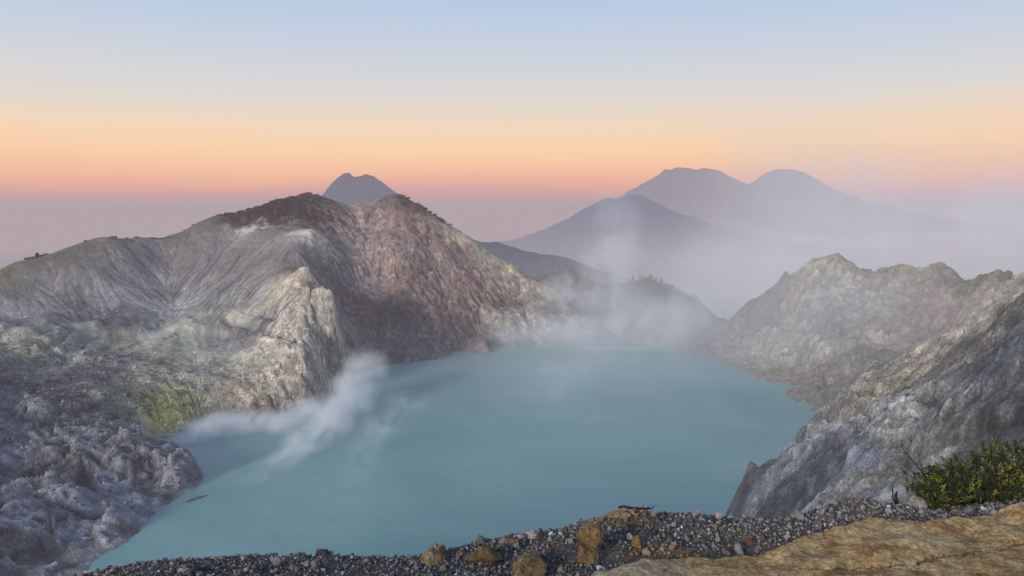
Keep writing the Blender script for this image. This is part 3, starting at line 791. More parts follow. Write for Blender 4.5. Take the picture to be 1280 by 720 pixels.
# ------------------------------------------------------------------ steam
def steam(name, blobs, density, nscale, lo, hi, label, cat, color=(0.93, 0.93, 0.94), group=None, step=0.35, stretch=(1, 1, 1), kind=None, aniso=0.0):
    """blobs: (x,y,z, rx,ry,rz, weight); a billowing volume that thins out to nothing at the edge of its hull"""
    ox, oy, oz = blobs[0][:3]
    bm = bmesh.new()
    for (x, y, z, rx, ry, rz, wt) in blobs:
        for i in range(60):
            a = math.acos(1 - 2 * (i + 0.5) / 60); b = math.pi * (1 + 5 ** 0.5) * i
            bm.verts.new((x - ox + rx * 1.02 * math.sin(a) * math.cos(b), y - oy + ry * 1.02 * math.sin(a) * math.sin(b), z - oz + rz * 1.02 * math.cos(a)))
    r = bmesh.ops.convex_hull(bm, input=bm.verts)
    bmesh.ops.delete(bm, geom=[v for v in bm.verts if not v.link_faces], context='VERTS')
    me = bpy.data.meshes.new(name); bm.to_mesh(me); bm.free()
    nt = NT(name + ' vapour')
    oc = nt.n('ShaderNodeTexCoord').outputs['Object']
    wob = nt.n('ShaderNodeTexNoise', inp={'Vector': oc, 'Scale': nscale * 0.6, 'Detail': 2.0}).outputs[1]
    wob = nt.vmath('SUBTRACT', wob, (0.5, 0.5, 0.5))
    tot = None
    for (x, y, z, rx, ry, rz, wt) in blobs:
        v = nt.vmath('SUBTRACT', oc, (x - ox, y - oy, z - oz))
        v = nt.vmath('DIVIDE', v, (rx, ry, rz))
        v = nt.vmath('ADD', v, nt.vmath('MULTIPLY', wob, (0.5, 0.5, 0.5)))
        l = nt.vmath('DOT_PRODUCT', v, v, out='Value')
        g = nt.math('MAXIMUM', nt.math('SUBTRACT', 1.0, l), 0.0)
        g = nt.math('MULTIPLY', nt.math('MULTIPLY', g, g), wt)
        tot = g if tot is None else nt.math('ADD', tot, g)
    nv = nt.n('ShaderNodeMapping', inp={'Vector': oc, 'Scale': stretch}).outputs[0]
    nz = nt.noise(nv, nscale, 5, 0.6, dist=0.6)
    nz = nt.n('ShaderNodeMapRange', interpolation_type='SMOOTHSTEP', inp={0: nz, 1: lo, 2: hi}).outputs[0]
    dn = nt.math('MULTIPLY', nt.math('MULTIPLY', tot, nz), density)
    vol = nt.n('ShaderNodeVolumeScatter', inp={'Color': (*color, 1), 'Density': dn, 'Anisotropy': aniso}).outputs[0]
    nt.t.links.new(vol, nt.out.inputs['Volume'])
    try: nt.m.cycles.volume_step_rate = step
    except Exception: pass
    try: nt.m.volume_step_rate = step
    except Exception: pass
    o = link(name, me, nt.m, loc=(ox, oy, oz))
    return tag(o, label, cat, group, kind)


def B(px, py, Y, rx, ry, rz, w=1.0):
    return (*at(px, py, Y), rx, ry, rz, w)


steam('steam_plume', [B(300, 530, 650, 46, 28, 14, 1.0), B(255, 533, 648, 26, 22, 11, 1.0), B(272, 545, 630, 48, 30, 9, .8), B(350, 530, 648, 44, 28, 15, 1.0), B(400, 515, 668, 38, 30, 20, 1.0), B(435, 490, 700, 32, 32, 24, .9), B(455, 464, 740, 30, 32, 30, .55)],
      0.11, 0.042, 0.31, 0.68, 'white sulphur steam creeping along the lake edge below the pale cliff', 'steam', color=(0.96, 0.96, 0.93))
steam('steam_plume', [B(385, 552, 600, 26, 42, 12, 1.0), B(415, 528, 640, 28, 42, 13, 1.0), B(440, 505, 680, 28, 40, 14, .9), B(352, 580, 565, 25, 38, 11, .9), B(320, 606, 530, 25, 36, 10, .85), B(288, 634, 500, 23, 34, 9, .75), B(262, 660, 462, 18, 26, 7, .5)],
      0.095, 0.046, 0.30, 0.70, 'slanting streak of white steam drifting over the lake from the vents', 'steam', color=(0.95, 0.95, 0.94), stretch=(1, 0.45, 1))
steam('steam_plume', [B(480, 530, 620, 30, 46, 13, .8), B(460, 562, 580, 24, 40, 11, .7), B(505, 505, 640, 28, 38, 14, .7), B(435, 595, 545, 22, 34, 9, .5)],
      0.026, 0.05, 0.34, 0.74, 'faint thin wisp of steam over open water right of the slanting streak', 'steam', stretch=(1, 0.5, 1))
steam('mist_column', [B(760, 420, 1010, 125, 50, 36, .9), B(700, 415, 1025, 90, 40, 36, .8), B(775, 385, 1015, 80, 45, 56, 1.0), B(765, 330, 1020, 58, 45, 62, .9), B(768, 280, 1030, 54, 40, 60, .45), B(850, 400, 1010, 120, 55, 66, .7), B(740, 475, 890, 100, 70, 22, .6), B(640, 425, 1020, 80, 36, 30, .5)],
      0.040, 0.018, 0.26, 0.72, 'pale column of mist rising from the far end of the lake', 'mist', color=(0.80, 0.80, 0.81), step=0.45)
steam('steam_plume', [B(236, 549, 612, 20, 16, 8, 1.0), B(258, 538, 625, 22, 16, 9, 1.0), B(235, 536, 640, 12, 12, 7, .9), B(285, 530, 655, 24, 18, 9, .9)],
      0.15, 0.06, 0.30, 0.64, 'dense low cream steam pouring from the yellow vents at the left shore', 'steam', color=(0.96, 0.96, 0.89))
steam('mist_veil', [B(800, 440, 860, 280, 150, 75, 1.0), B(980, 400, 820, 210, 130, 95, .7), B(900, 370, 900, 230, 130, 100, .9), B(680, 480, 780, 190, 150, 55, .8), B(1110, 385, 740, 150, 110, 85, .5), B(800, 560, 580, 130, 90, 30, .4)],
      0.0042, 0.006, 0.16, 0.75, 'thin grey veil of mist over the middle of the lake and the right wall', 'mist', color=(0.80, 0.80, 0.81), kind='stuff', step=0.5)
steam('steam_wisp', [B(720, 470, 850, 60, 70, 26, .9), B(680, 500, 760, 55, 70, 20, .9), B(640, 540, 680, 50, 70, 16, .8), B(600, 580, 600, 42, 60, 13, .6), B(760, 440, 930, 60, 60, 34, .9)],
      0.011, 0.022, 0.36, 0.74, 'translucent wisp of steam trailing from the far shore over the middle of the lake', 'steam', stretch=(1, 0.4, 1), step=0.5)
steam('mist_patch', [B(705, 360, 1120, 48, 34, 36, 1.0), B(690, 385, 1100, 44, 30, 30, .8), B(735, 375, 1110, 44, 34, 30, .7)],
      0.05, 0.03, 0.32, 0.72, 'small bright puff of mist below the dark trees behind the ridge', 'mist', color=(0.9, 0.89, 0.9))
steam('haze_bank', [B(1050, 340, 1900, 560, 300, 210, 1.0), B(930, 370, 1650, 340, 240, 180, 1.0), B(1010, 260, 1900, 420, 260, 200, .8), B(1280, 310, 1900, 560, 300, 230, 1.1), B(800, 340, 1650, 280, 220, 140, .55), B(980, 190, 2000, 400, 240, 200, .24), B(1180, 225, 2000, 520, 260, 220, .55)],
      0.0072, 0.0026, 0.10, 0.76, 'broad soft bank of haze in front of the distant mountains', 'haze', color=(0.75, 0.715, 0.70), kind='stuff', step=0.5)
# EOF_TERRAIN
# ------------------------------------------------------------------ foreground: gravel crest of the rim under the viewer
FG = [(60, 738, 3.3), (110, 718, 3.42), (150, 711, 3.5), (200, 704, 3.58), (250, 701, 3.6), (300, 699, 3.65), (350, 697, 3.68), (390, 695, 3.7), (430, 697, 3.7), (470, 697, 3.7), (520, 700, 3.68), (545, 693, 3.74), (565, 686, 3.8),
      (600, 675, 3.9), (650, 669, 3.95), (700, 663, 4.0), (740, 654, 4.1), (770, 643, 4.2), (800, 639, 4.28), (850, 643, 4.25), (900, 646, 4.22), (960, 650, 4.2), (1000, 645, 4.3), (1020, 635, 4.42), (1050, 628, 4.5), (1090, 630, 4.5),
      (1120, 634, 4.48), (1150, 636, 4.5), (1220, 634, 4.55), (1290, 626, 4.6), (1400, 610, 4.6), (-60, 770, 3.2)]
FP = [(740, 700, 3.56), (650, 700, 3.6), (850, 690, 3.7), (850, 665, 3.95), (950, 680, 3.78), (400, 720, 3.42), (550, 720, 3.42), (640, 760, 3.1), (640, 900, 2.2), (300, 800, 2.85), (1000, 760, 3.05), (1000, 900, 2.2), (1100, 680, 3.72), (1200, 680, 3.72), (1280, 680, 3.7), (1100, 655, 4.0), (1250, 655, 4.0), (1400, 700, 3.5)]
GRAVEL_DIP = True
P, V = [], []
for px, py, Yd in FG:
    p = at(px, py, Yd); P.append(p[:2]); V.append(p[2])
    h = math.hypot(p[0], p[1])
    for dd, dz in ((0.5, 0.36), (1.5, 1.2), (4, 3.2)):
        P.append((p[0] * (1 + dd / h), p[1] * (1 + dd / h))); V.append(p[2] - dz)
for px, py, Yd in FP:
    p = at(px, py, Yd); P.append(p[:2]); V.append(p[2])
fF = rbf_fit(P, np.array(V) - EYE, 0.25)


def hF(x, y):
    x = np.asarray(x, float); y = np.asarray(y, float)
    sh = x.shape
    z = fF(np.atleast_1d(x), np.atleast_1d(y)) + EYE
    z = z + fbm(np.atleast_1d(x), np.atleast_1d(y), 0.35, 4, 0.5, seed=601) * 0.018
    # the ground dips under the ochre ledge
    dip = np.clip((np.atleast_1d(x) - 0.95) / 0.5, 0, 1) * np.clip((3.98 - np.atleast_1d(y)) / 0.3, 0, 1)
    z = z - 0.10 * dip
    return z.reshape(sh)


X, Y = np.meshgrid(np.linspace(-3.4, 4.6, 400), np.linspace(0.9, 7.2, 315))
Z = hF(X, Y)
rub = np.exp(-(((X - at(785, 642, 4.2)[0]) / 0.16) ** 2 + ((Y - 4.15) / 0.16) ** 2)) + 0.7 * np.exp(-(((X - at(830, 690, 3.7)[0]) / 0.35) ** 2 + ((Y - 3.62) / 0.12) ** 2))
rub = np.clip(rub + 0.35 * fbm(X, Y, 0.4, 4, seed=610), 0, 1)[..., None]
dirt = np.array((0.10, 0.09, 0.083)) * (1 - rub) + rub * np.array((0.27, 0.18, 0.09))
idx = np.arange(400 * 315).reshape(315, 400)
q = np.stack([idx[:-1, :-1], idx[:-1, 1:], idx[1:, 1:], idx[1:, :-1]], -1).reshape(-1, 4)
me = mesh_np('rim_ground', np.stack([X, Y, Z], -1).reshape(-1, 3), q); set_col(me, dirt.reshape(-1, 3))
nt = NT('rim grit')
col = nt.n('ShaderNodeAttribute', attribute_name='Col').outputs['Color']
pos = nt.n('ShaderNodeTexCoord').outputs['Object']
n1 = nt.noise(pos, 9, 6, 0.7); n2 = nt.noise(pos, 90, 4, 0.7)
c = nt.mix(nt.mix(col, nt.ramp(n1, [(0.3, 0.6), (0.7, 1.5)])), nt.ramp(n2, [(0.3, 0.5), (0.7, 1.6)]))
mF = nt.surface(nt.n('ShaderNodeBsdfPrincipled', inp={'Base Color': c, 'Roughness': 0.95, 'Specular IOR Level': 0.15, 'Normal': nt.bump(n2, 0.8, 0.012)}).outputs[0])
tag(link('rim_ground', me, mF), kind='structure')

# inner slope that falls from the crest to the water (out of sight below the crest)
xs = np.linspace(-260, 150, 90); ts = np.linspace(0, 1, 60) ** 1.6
X, T = np.meshgrid(xs, ts)
Y = 7.0 + T * 330; Z = 194.5 - T * 330 * 0.72 + fbm(X, Y, 40, 4, seed=620) * 3 * np.clip(T * 8, 0, 1)
Z = Z - 0.04 * np.abs(X)
idx = np.arange(90 * 60).reshape(60, 90)
q = np.stack([idx[:-1, :-1], idx[:-1, 1:], idx[1:, 1:], idx[1:, :-1]], -1).reshape(-1, 4)
me = mesh_np('inner_slope', np.stack([X, Y, Z], -1).reshape(-1, 3), q); set_col(me, np.full((5400, 3), 0.11))
tag(link('slope', me, mC), kind='structure')

# ---- ochre rock ledge
SL = [(700, 735, 3.2), (745, 716, 3.33), (790, 704, 3.44), (830, 699, 3.5), (870, 698, 3.53), (920, 695, 3.57), (960, 689, 3.62), (985, 680, 3.69), (1000, 674, 3.74), (1020, 668, 3.8), (1050, 660, 3.86), (1072, 651, 3.93), (1092, 648, 3.96), (1112, 650, 3.96),
      (1135, 653, 3.96), (1160, 653, 3.98), (1180, 651, 4.0), (1205, 649, 4.02), (1230, 645, 4.06), (1255, 638, 4.12), (1285, 631, 4.18), (1330, 622, 4.24), (1420, 615, 4.25)]
SPt = [(760, 735, 3.2), (860, 720, 3.36), (900, 710, 3.42), (960, 705, 3.46), (1010, 690, 3.6), (1040, 676, 3.7), (1050, 700, 3.46), (1095, 658, 3.84), (1100, 672, 3.66), (1130, 662, 3.83), (1135, 680, 3.58), (1160, 690, 3.53), (1110, 700, 3.44), (1165, 668, 3.80), (1190, 672, 3.77), (1215, 665, 3.84),
       (1210, 690, 3.58), (1260, 655, 3.94), (1270, 680, 3.68), (1280, 705, 3.46), (1180, 715, 3.38), (1090, 730, 3.26), (1000, 740, 3.18), (900, 760, 3.04), (1200, 780, 2.95), (1000, 900, 2.3), (1300, 900, 2.4), (1420, 700, 3.5)]
P, V = [], []
for px, py, Yd in SL:
    p = at(px, py, Yd); P.append(p[:2]); V.append(p[2] - EYE)
    h = math.hypot(p[0], p[1])
    for dd, dz in ((0.07, 0.07), (0.2, 0.26), (0.5, 0.5)):
        P.append((p[0] * (1 + dd / h), p[1] * (1 + dd / h))); V.append(p[2] - EYE - dz)
for px, py, Yd in SPt:
    p = at(px, py, Yd); P.append(p[:2]); V.append(p[2] - EYE)
for x, y in ((-0.2, 3.0), (-0.1, 2.4), (-0.4, 2.8), (-0.1, 3.4)): P.append((x, y)); V.append(-2.3)
fS = rbf_fit(P, V, 0.05)
gx = np.linspace(-0.3, 3.2, 700); gy = np.linspace(1.9, 4.6, 540)
X, Y = np.meshgrid(gx, gy)
Z = fS(X + fbm(X, Y, 0.12, 4, seed=640) * 0.02, Y + fbm(X, Y, 0.12, 4, seed=645) * 0.02)
Z += fbm(X, Y, 0.30, 6, 0.55, seed=650) * 0.014 + ridged(X * 0.6 + Y, Y * 0.6 - X, 0.10, 4, 0.5, seed=655) * 0.0022 + fbm(X, Y, 0.03, 3, seed=657) * 0.0022
crk = [at(*p)[:2] for p in ((1000, 714, 3.39), (1050, 713, 3.39), (1110, 711, 3.4), (1140, 706, 3.42), (1170, 697, 3.5), (1200, 693, 3.53), (1230, 685, 3.61), (1262, 678, 3.68), (1310, 668, 3.77))]
dmin = np.full(X.shape, 9.0)
Xw = X + fbm(X, Y, 0.05, 4, seed=660) * 0.012; Yw = Y + fbm(X, Y, 0.05, 4, seed=665) * 0.016
for a, b_ in zip(crk[:-1], crk[1:]):
    ax, ay = a; bx, by = b_
    tt = np.clip(((Xw - ax) * (bx - ax) + (Yw - ay) * (by - ay)) / ((bx - ax) ** 2 + (by - ay) ** 2), 0, 1)
    dmin = np.minimum(dmin, np.hypot(Xw - ax - tt * (bx - ax), Yw - ay - tt * (by - ay)))
wd = 0.0045 + 0.004 * np.clip(fbm(X, Y, 0.2, 3, seed=667), -0.6, 1)
Z -= 0.018 * np.exp(-(dmin / (0.7 * wd)) ** 2) + 0.008 * np.exp(-(dmin / 0.04) ** 2)
m1 = np.clip(0.5 + 0.9 * fbm(X, Y, 0.25, 5, 0.55, seed=670), 0, 1)[..., None]
m2 = np.clip(fbm(X * 0.7 + Y * 0.4, Y, 0.09, 5, 0.6, seed=675) * 1.4, 0, 1)[..., None]
rgb = np.array((0.54, 0.335, 0.14)) * (1 - m1) + m1 * np.array((0.63, 0.44, 0.215))
m3 = np.clip(ridged(X * 0.5 + Y, (Y - X * 0.4), 0.16, 4, 0.55, seed=677) - 1.15, 0, 1)[..., None]
rgb = rgb * (1 - 0.55 * m3)
m2 = np.clip(m2 * 1.3, 0, 1)
rgb = rgb * (1 - 0.75 * m2) + 0.75 * m2 * np.array((0.30, 0.16, 0.065))
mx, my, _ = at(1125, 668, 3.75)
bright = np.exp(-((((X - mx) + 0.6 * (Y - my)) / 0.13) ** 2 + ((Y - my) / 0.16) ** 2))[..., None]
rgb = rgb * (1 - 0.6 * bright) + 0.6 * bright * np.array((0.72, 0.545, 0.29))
gl = np.clip((0.95 - X) / 0.5, 0, 1)[..., None]                      # greyer dusty end on the left
rgb = rgb * (1 - 0.75 * gl) + 0.75 * gl * np.array((0.46, 0.37, 0.25))
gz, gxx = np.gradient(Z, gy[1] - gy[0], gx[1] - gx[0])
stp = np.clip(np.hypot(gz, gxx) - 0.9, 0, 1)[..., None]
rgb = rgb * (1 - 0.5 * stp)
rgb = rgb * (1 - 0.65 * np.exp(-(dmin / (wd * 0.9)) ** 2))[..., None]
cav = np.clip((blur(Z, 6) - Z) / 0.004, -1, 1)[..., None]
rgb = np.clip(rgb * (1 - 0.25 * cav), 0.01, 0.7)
idx = np.arange(700 * 540).reshape(540, 700)
q = np.stack([idx[:-1, :-1], idx[:-1, 1:], idx[1:, 1:], idx[1:, :-1]], -1).reshape(-1, 4)
k = (Z > -2.12).ravel(); q = q[k[q].any(1)]
used = np.unique(q); rm = np.full(700 * 540, -1); rm[used] = np.arange(len(used))
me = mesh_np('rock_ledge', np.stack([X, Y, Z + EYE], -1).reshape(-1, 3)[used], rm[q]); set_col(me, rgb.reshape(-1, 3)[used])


def stone_mat(name, fine=60.0, contrast=1.0, bump=0.6):
    nt = NT(name)
    col = nt.n('ShaderNodeAttribute', attribute_name='Col').outputs['Color']
    pos = nt.n('ShaderNodeTexCoord').outputs['Object']
    n1 = nt.noise(pos, fine * 0.25, 6, 0.65); n2 = nt.noise(pos, fine, 5, 0.7); n3 = nt.noise(pos, fine * 3.5, 3, 0.7)
    c = nt.mix(col, nt.ramp(n1, [(0.3, 1 - 0.35 * contrast), (0.7, 1 + 0.35 * contrast)]))
    c = nt.mix(c, nt.ramp(n2, [(0.32, 1 - 0.45 * contrast), (0.5, 1), (0.7, 1 + 0.4 * contrast)]))
    c = nt.mix(c, nt.ramp(n3, [(0.3, 1 - 0.3 * contrast), (0.7, 1 + 0.3 * contrast)]))
    h = nt.math('ADD', n2, nt.math('MULTIPLY', n3, 0.4))
    return nt.surface(nt.n('ShaderNodeBsdfPrincipled', inp={'Base Color': c, 'Roughness': 0.92, 'Specular IOR Level': 0.18, 'Normal': nt.bump(h, bump, 1.0 / fine)}).outputs[0])


mS = stone_mat('ochre stone', 55)
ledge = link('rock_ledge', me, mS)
tag(ledge, kind='structure')


def ico(sub):
    bm = bmesh.new(); bmesh.ops.create_icosphere(bm, subdivisions=sub, radius=1.0)
    v = np.array([x.co[:] for x in bm.verts]); f = np.array([[x.index for x in fa.verts] for fa in bm.faces]); bm.free()
    return v, f


def n3(v, scale, seed):
    """cheap 3-D noise from three planar slices"""
    return (fbm(v[:, 0] + 0.7 * v[:, 2], v[:, 1] - 0.4 * v[:, 2], scale, 4, seed=seed) + fbm(v[:, 1] + 0.5 * v[:, 0], v[:, 2] + 0.3 * v[:, 0], scale, 4, seed=seed + 7) + fbm(v[:, 2] - 0.6 * v[:, 1], v[:, 0] + 0.2 * v[:, 1], scale, 4, seed=seed + 13)) / 2.2


# ---- gravel: nobody could count it
v1, f1 = ico(1)
shapes = []
for i in range(14):
    r = np.random.default_rng(700 + i)
    v = v1 * (1 + 0.30 * r.standard_normal((len(v1), 1)) * 0.6)
    for _ in range(4):
        nrm = r.standard_normal(3); nrm /= np.linalg.norm(nrm)
        dd = v @ nrm; lim = r.uniform(0.5, 0.8)
        v = v - np.maximum(dd - lim, 0)[:, None] * nrm
    v = v * r.uniform(0.65, 1.15, 3)
    shapes.append(v)
NST = 32000
r = np.random.default_rng(77)
gxp = r.uniform(-2.6, 3.3, NST * 2); gyp = r.uniform(3.2, 4.75, NST * 2)
gzp = hF(gxp, gyp)
slab = fS(gxp, gyp) + EYE
spill = (slab < gzp + 0.02) & (r.uniform(0, 1, len(gxp)) < 0.35)
ok = (slab < gzp + 0.004) | (gxp < -0.2) | spill
grit = (~ok) & (r.uniform(0, 1, len(gxp)) < 0.05) & (gxp > -0.2)
gzp = np.where((spill | grit) & (gxp > -0.2), np.maximum(slab, gzp), gzp)
ok |= grit
thin = np.exp(-(((gxp - at(760, 700, 3.55)[0]) / 0.22) ** 2 + ((gyp - 3.58) / 0.1) ** 2))       # a bare dusty patch
ok &= r.uniform(0, 1, len(gxp)) > thin * 0.8
gxp, gyp, gzp = [a[ok][:NST] for a in (gxp, gyp, gzp)]
co, fa, cc = [], [], []
gritk = grit[ok][:NST]
base = 0
rubx, ruby, _ = at(785, 642, 4.2)
for i in range(len(gxp)):
    s_ = 0.0053 * math.exp(r.normal(0, 0.44))
    if r.random() < 0.025: s_ *= 2.0
    if gritk[i]: s_ *= 0.6
    v = shapes[r.integers(14)]
    a = r.uniform(0, 6.283); ca, sa = math.cos(a), math.sin(a)
    tl = r.normal(0, 0.5); ct, st_ = math.cos(tl), math.sin(tl)
    x, y, z = v.T
    y, z = y * ct - z * st_, y * st_ + z * ct
    x, y = x * ca - y * sa, x * sa + y * ca
    co.append(np.stack([x * s_ + gxp[i], y * s_ + gyp[i], z * s_ + gzp[i] + s_ * r.uniform(0.1, 1.0)], -1))
    fa.append(f1 + base); base += len(v)
    u = r.random()
    if u < 0.64: c_ = np.array((0.205, 0.19, 0.18)) * r.uniform(0.35, 1.6)
    elif u < 0.86: c_ = np.array((0.30, 0.245, 0.20)) * r.uniform(0.6, 1.4)
    elif u < 0.955: c_ = np.array((0.36, 0.34, 0.32)) * r.uniform(0.8, 1.4)
    elif u < 0.968: c_ = np.array((0.68, 0.66, 0.62)) * r.uniform(0.8, 1.1)
    else: c_ = np.array((0.20, 0.10, 0.06)) * r.uniform(0.7, 1.4)
    g = math.exp(-(((gxp[i] - rubx) / 0.17) ** 2 + ((gyp[i] - 4.14) / 0.17) ** 2)) + 0.8 * math.exp(-(((gxp[i] - at(840, 692, 3.6)[0]) / 0.4) ** 2 + ((gyp[i] - 3.6) / 0.10) ** 2))
    if r.random() < g * 0.85 or gritk[i]: c_ = np.array((0.30, 0.19, 0.095)) * r.uniform(0.5, 1.5)
    cc.append(np.repeat(c_[None], len(v), 0))
me = mesh_np('gravel', np.concatenate(co), np.concatenate(fa), smooth=False); set_col(me, np.concatenate(cc))
tag(link('gravel', me, stone_mat('gravel stone', 160, 0.7, 0.4)), kind='stuff')


# ---- single boulders
def boulder(name, px, py, Yd, size, seed, col, col2, label, cuts=9, sub=5, sink=0.25, rough=0.16, rot=0.0, tilt=0.0, extra=None, group=None, mat=None, z=None, cat='rock'):
    v, f = ico(sub)
    r = np.random.default_rng(seed)
    v = v * (1 + 0.9 * rough * n3(v, 1.1, seed % 97)[:, None])
    for _ in range(cuts + 7):
        nrm = r.standard_normal(3); nrm /= np.linalg.norm(nrm)
        lim = r.uniform(0.52, 0.8); dd = v @ nrm
        v = v - (np.maximum(dd - lim, 0) * 0.97)[:, None] * nrm
    if extra: v = extra(v)
    v = v / np.abs(v).max(0)
    v = v * (1 + rough * 0.38 * n3(v, 0.34, seed % 89 + 5)[:, None] + rough * 0.18 * n3(v, 0.1, seed % 83 + 9)[:, None])
    m = np.clip(0.5 + 0.9 * n3(v, 0.6, seed % 79 + 3), 0, 1)[:, None]
    rgb = np.array(col) * (1 - m) + m * np.array(col2)
    pit = np.clip(n3(v, 0.16, seed % 71 + 21) * 1.6 - 0.15, 0, 1)[:, None]
    rgb = rgb * (1 - 0.55 * pit)
    v = v * (np.array(size) / 2)
    ct, st_ = math.cos(tilt), math.sin(tilt)
    x, y, zz = v.T; x, zz = x * ct - zz * st_, x * st_ + zz * ct
    ca, sa = math.cos(rot), math.sin(rot)
    v = np.stack([x * ca - y * sa, x * sa + y * ca, zz], -1)
    me = mesh_np(name, v, f); set_col(me, rgb)
    p = at(px, py, Yd)
    zb = float(hF(p[0], p[1])) if z is None else z
    o = link(name, me, mat or mS, loc=(p[0], p[1], zb + size[2] * (0.5 - sink - (0.08 if z is None else 0))))
    return tag(o, label, cat, group)


OCH, OCD = (0.37, 0.255, 0.125), (0.19, 0.122, 0.06)


def prongs(v):
    # a cleft in the top leaves two uneven horns
    t_ = np.clip((v[:, 2] - 0.1) / 0.9, 0, 1)
    cleft = np.exp(-((v[:, 0] - 0.05) / 0.16) ** 2)
    v = v.copy()
    v[:, 2] += t_ * (0.75 * np.exp(-((v[:, 0] - 0.42) / 0.3) ** 2) + 0.6 * np.exp(-((v[:, 0] + 0.12) / 0.12) ** 2)) - t_ * cleft * 0.1
    return v


boulder('boulder', 608, 708, 3.56, (0.205, 0.16, 0.135), 31, (0.17, 0.105, 0.05), (0.24, 0.16, 0.075), 'dark brown round boulder with a flat pitted face, left of the square block', cuts=5, sink=0.25, rot=0.3, tilt=-0.35)
boulder('boulder', 657, 722, 3.42, (0.20, 0.17, 0.165), 45, OCH, (0.24, 0.155, 0.075), 'square ochre boulder block cut by the bottom edge, right of the brown round boulder', cuts=12, sink=0.3, rot=0.2)
boulder('boulder', 734, 706, 3.54, (0.105, 0.11, 0.125), 52, (0.33, 0.22, 0.09), OCD, 'small upright ochre boulder carrying the rounded boulder on its top', cuts=8, sink=0.2)
lowz = float(hF(*at(734, 706, 3.54)[:2]))
boulder('boulder', 738, 690, 3.57, (0.145, 0.125, 0.14), 63, (0.32, 0.21, 0.095), (0.20, 0.12, 0.06), 'rounded rusty ochre boulder resting on a smaller upright boulder', cuts=6, sink=0.0, z=lowz + 0.052, tilt=0.25)
boulder('boulder', 541, 706, 3.58, (0.13, 0.115, 0.105), 71, (0.40, 0.29, 0.17), (0.27, 0.18, 0.10), 'pale ochre broken boulder, lower of the two at the left end of the boulders', cuts=14, sink=0.2, rough=0.3)
boulder('boulder', 547, 690, 3.68, (0.09, 0.08, 0.10), 77, (0.42, 0.30, 0.20), (0.36, 0.22, 0.14), 'jagged pinkish stone with two horns behind the pale broken boulder', cuts=8, sink=0.1, rough=0.22, extra=prongs)
boulder('boulder', 795, 688, 3.72, (0.05, 0.05, 0.08), 84, (0.36, 0.20, 0.08), (0.26, 0.15, 0.07), 'small upright orange rock alone in the gravel right of the stacked boulders', cuts=8, sink=0.15, rough=0.24)
boulder('boulder', 404, 694, 3.72, (0.085, 0.07, 0.075), 91, (0.075, 0.07, 0.072), (0.11, 0.10, 0.10), 'dark lava lump standing up on the gravel crest at the left', cuts=10, sink=0.25, rough=0.32)
boulder('boulder', 637, 693, 3.76, (0.10, 0.07, 0.05), 97, (0.24, 0.155, 0.08), (0.30, 0.20, 0.11), 'low flat brown stone behind the round brown boulder', cuts=8, sink=0.3, rough=0.2)
boulder('boulder', 575, 702, 3.66, (0.05, 0.05, 0.05), 99, (0.21, 0.135, 0.08), (0.28, 0.18, 0.1), 'small brown stone between the pale broken boulder and the round brown boulder', cuts=8, sink=0.25, rough=0.2)
boulder('boulder', 700, 714, 3.48, (0.035, 0.035, 0.035), 103, (0.45, 0.42, 0.38), (0.34, 0.31, 0.28), 'pale grey pebble right of the square ochre boulder', cuts=8, sink=0.2, rough=0.2, sub=4)
boulder('boulder', 1144, 640, 4.35, (0.12, 0.10, 0.13), 109, (0.34, 0.29, 0.25), (0.24, 0.2, 0.17), 'pale upright rock half hidden at the left foot of the green shrub', cuts=10, sink=0.2, rough=0.25)
boulder('boulder', 775, 649, 4.12, (0.13, 0.10, 0.055), 113, (0.30, 0.20, 0.105), (0.38, 0.27, 0.15), 'crumbling ochre stone on the crest under the thick end of the branch', cuts=8, sink=0.35, rough=0.3)


# ---- tubes
def tube(bm, pts, rads, seg=7):
    pts = [Vector(p) for p in pts]; rings = []
    up = Vector((0.3, 0.2, 1)).normalized()
    for i, p in enumerate(pts):
        t_ = (pts[min(i + 1, len(pts) - 1)] - pts[max(i - 1, 0)]).normalized()
        a = t_.cross(up)
        if a.length < 1e-3: a = t_.cross(Vector((1, 0, 0)))
        a.normalize(); b_ = t_.cross(a)
        rings.append([bm.verts.new(p + (a * math.cos(6.2832 * k / seg) + b_ * math.sin(6.2832 * k / seg)) * rads[i]) for k in range(seg)])
    for r0, r1 in zip(rings[:-1], rings[1:]):
        for k in range(seg): bm.faces.new((r0[k], r0[(k + 1) % seg], r1[(k + 1) % seg], r1[k]))
    bm.faces.new(rings[0][::-1]); bm.faces.new(rings[-1])


def wob(p0, p1, n, amp, rr):
    p0, p1 = Vector(p0), Vector(p1); L = (p1 - p0).length
    return [p0.lerp(p1, i / n) + Vector([rr.gauss(0, amp * L) for _ in range(3)]) * (0 if i in (0,) else 1) for i in range(n + 1)]


def bm_obj(name, bm, mat, parent=None, loc=None, smooth=True):
    bmesh.ops.recalc_face_normals(bm, faces=bm.faces)
    me = bpy.data.meshes.new(name); bm.to_mesh(me); bm.free()
    me.polygons.foreach_set('use_smooth', np.full(len(me.polygons), smooth, bool))
    return link(name, me, mat, parent, loc)


def bark_mat(name, c0, c1):
    nt = NT(name)
    pos = nt.n('ShaderNodeTexCoord').outputs['Object']
    n = nt.noise(pos, 60, 5, 0.7)
    c = nt.ramp(n, [(0.3, c0), (0.7, c1)])
    return nt.surface(nt.n('ShaderNodeBsdfPrincipled', inp={'Base Color': c, 'Roughness': 0.9, 'Specular IOR Level': 0.2, 'Normal': nt.bump(n, 0.6, 0.01)}).outputs[0])


mBark = bark_mat('dark dead wood', (0.018, 0.015, 0.014), (0.05, 0.042, 0.038))
rr = random.Random(5)
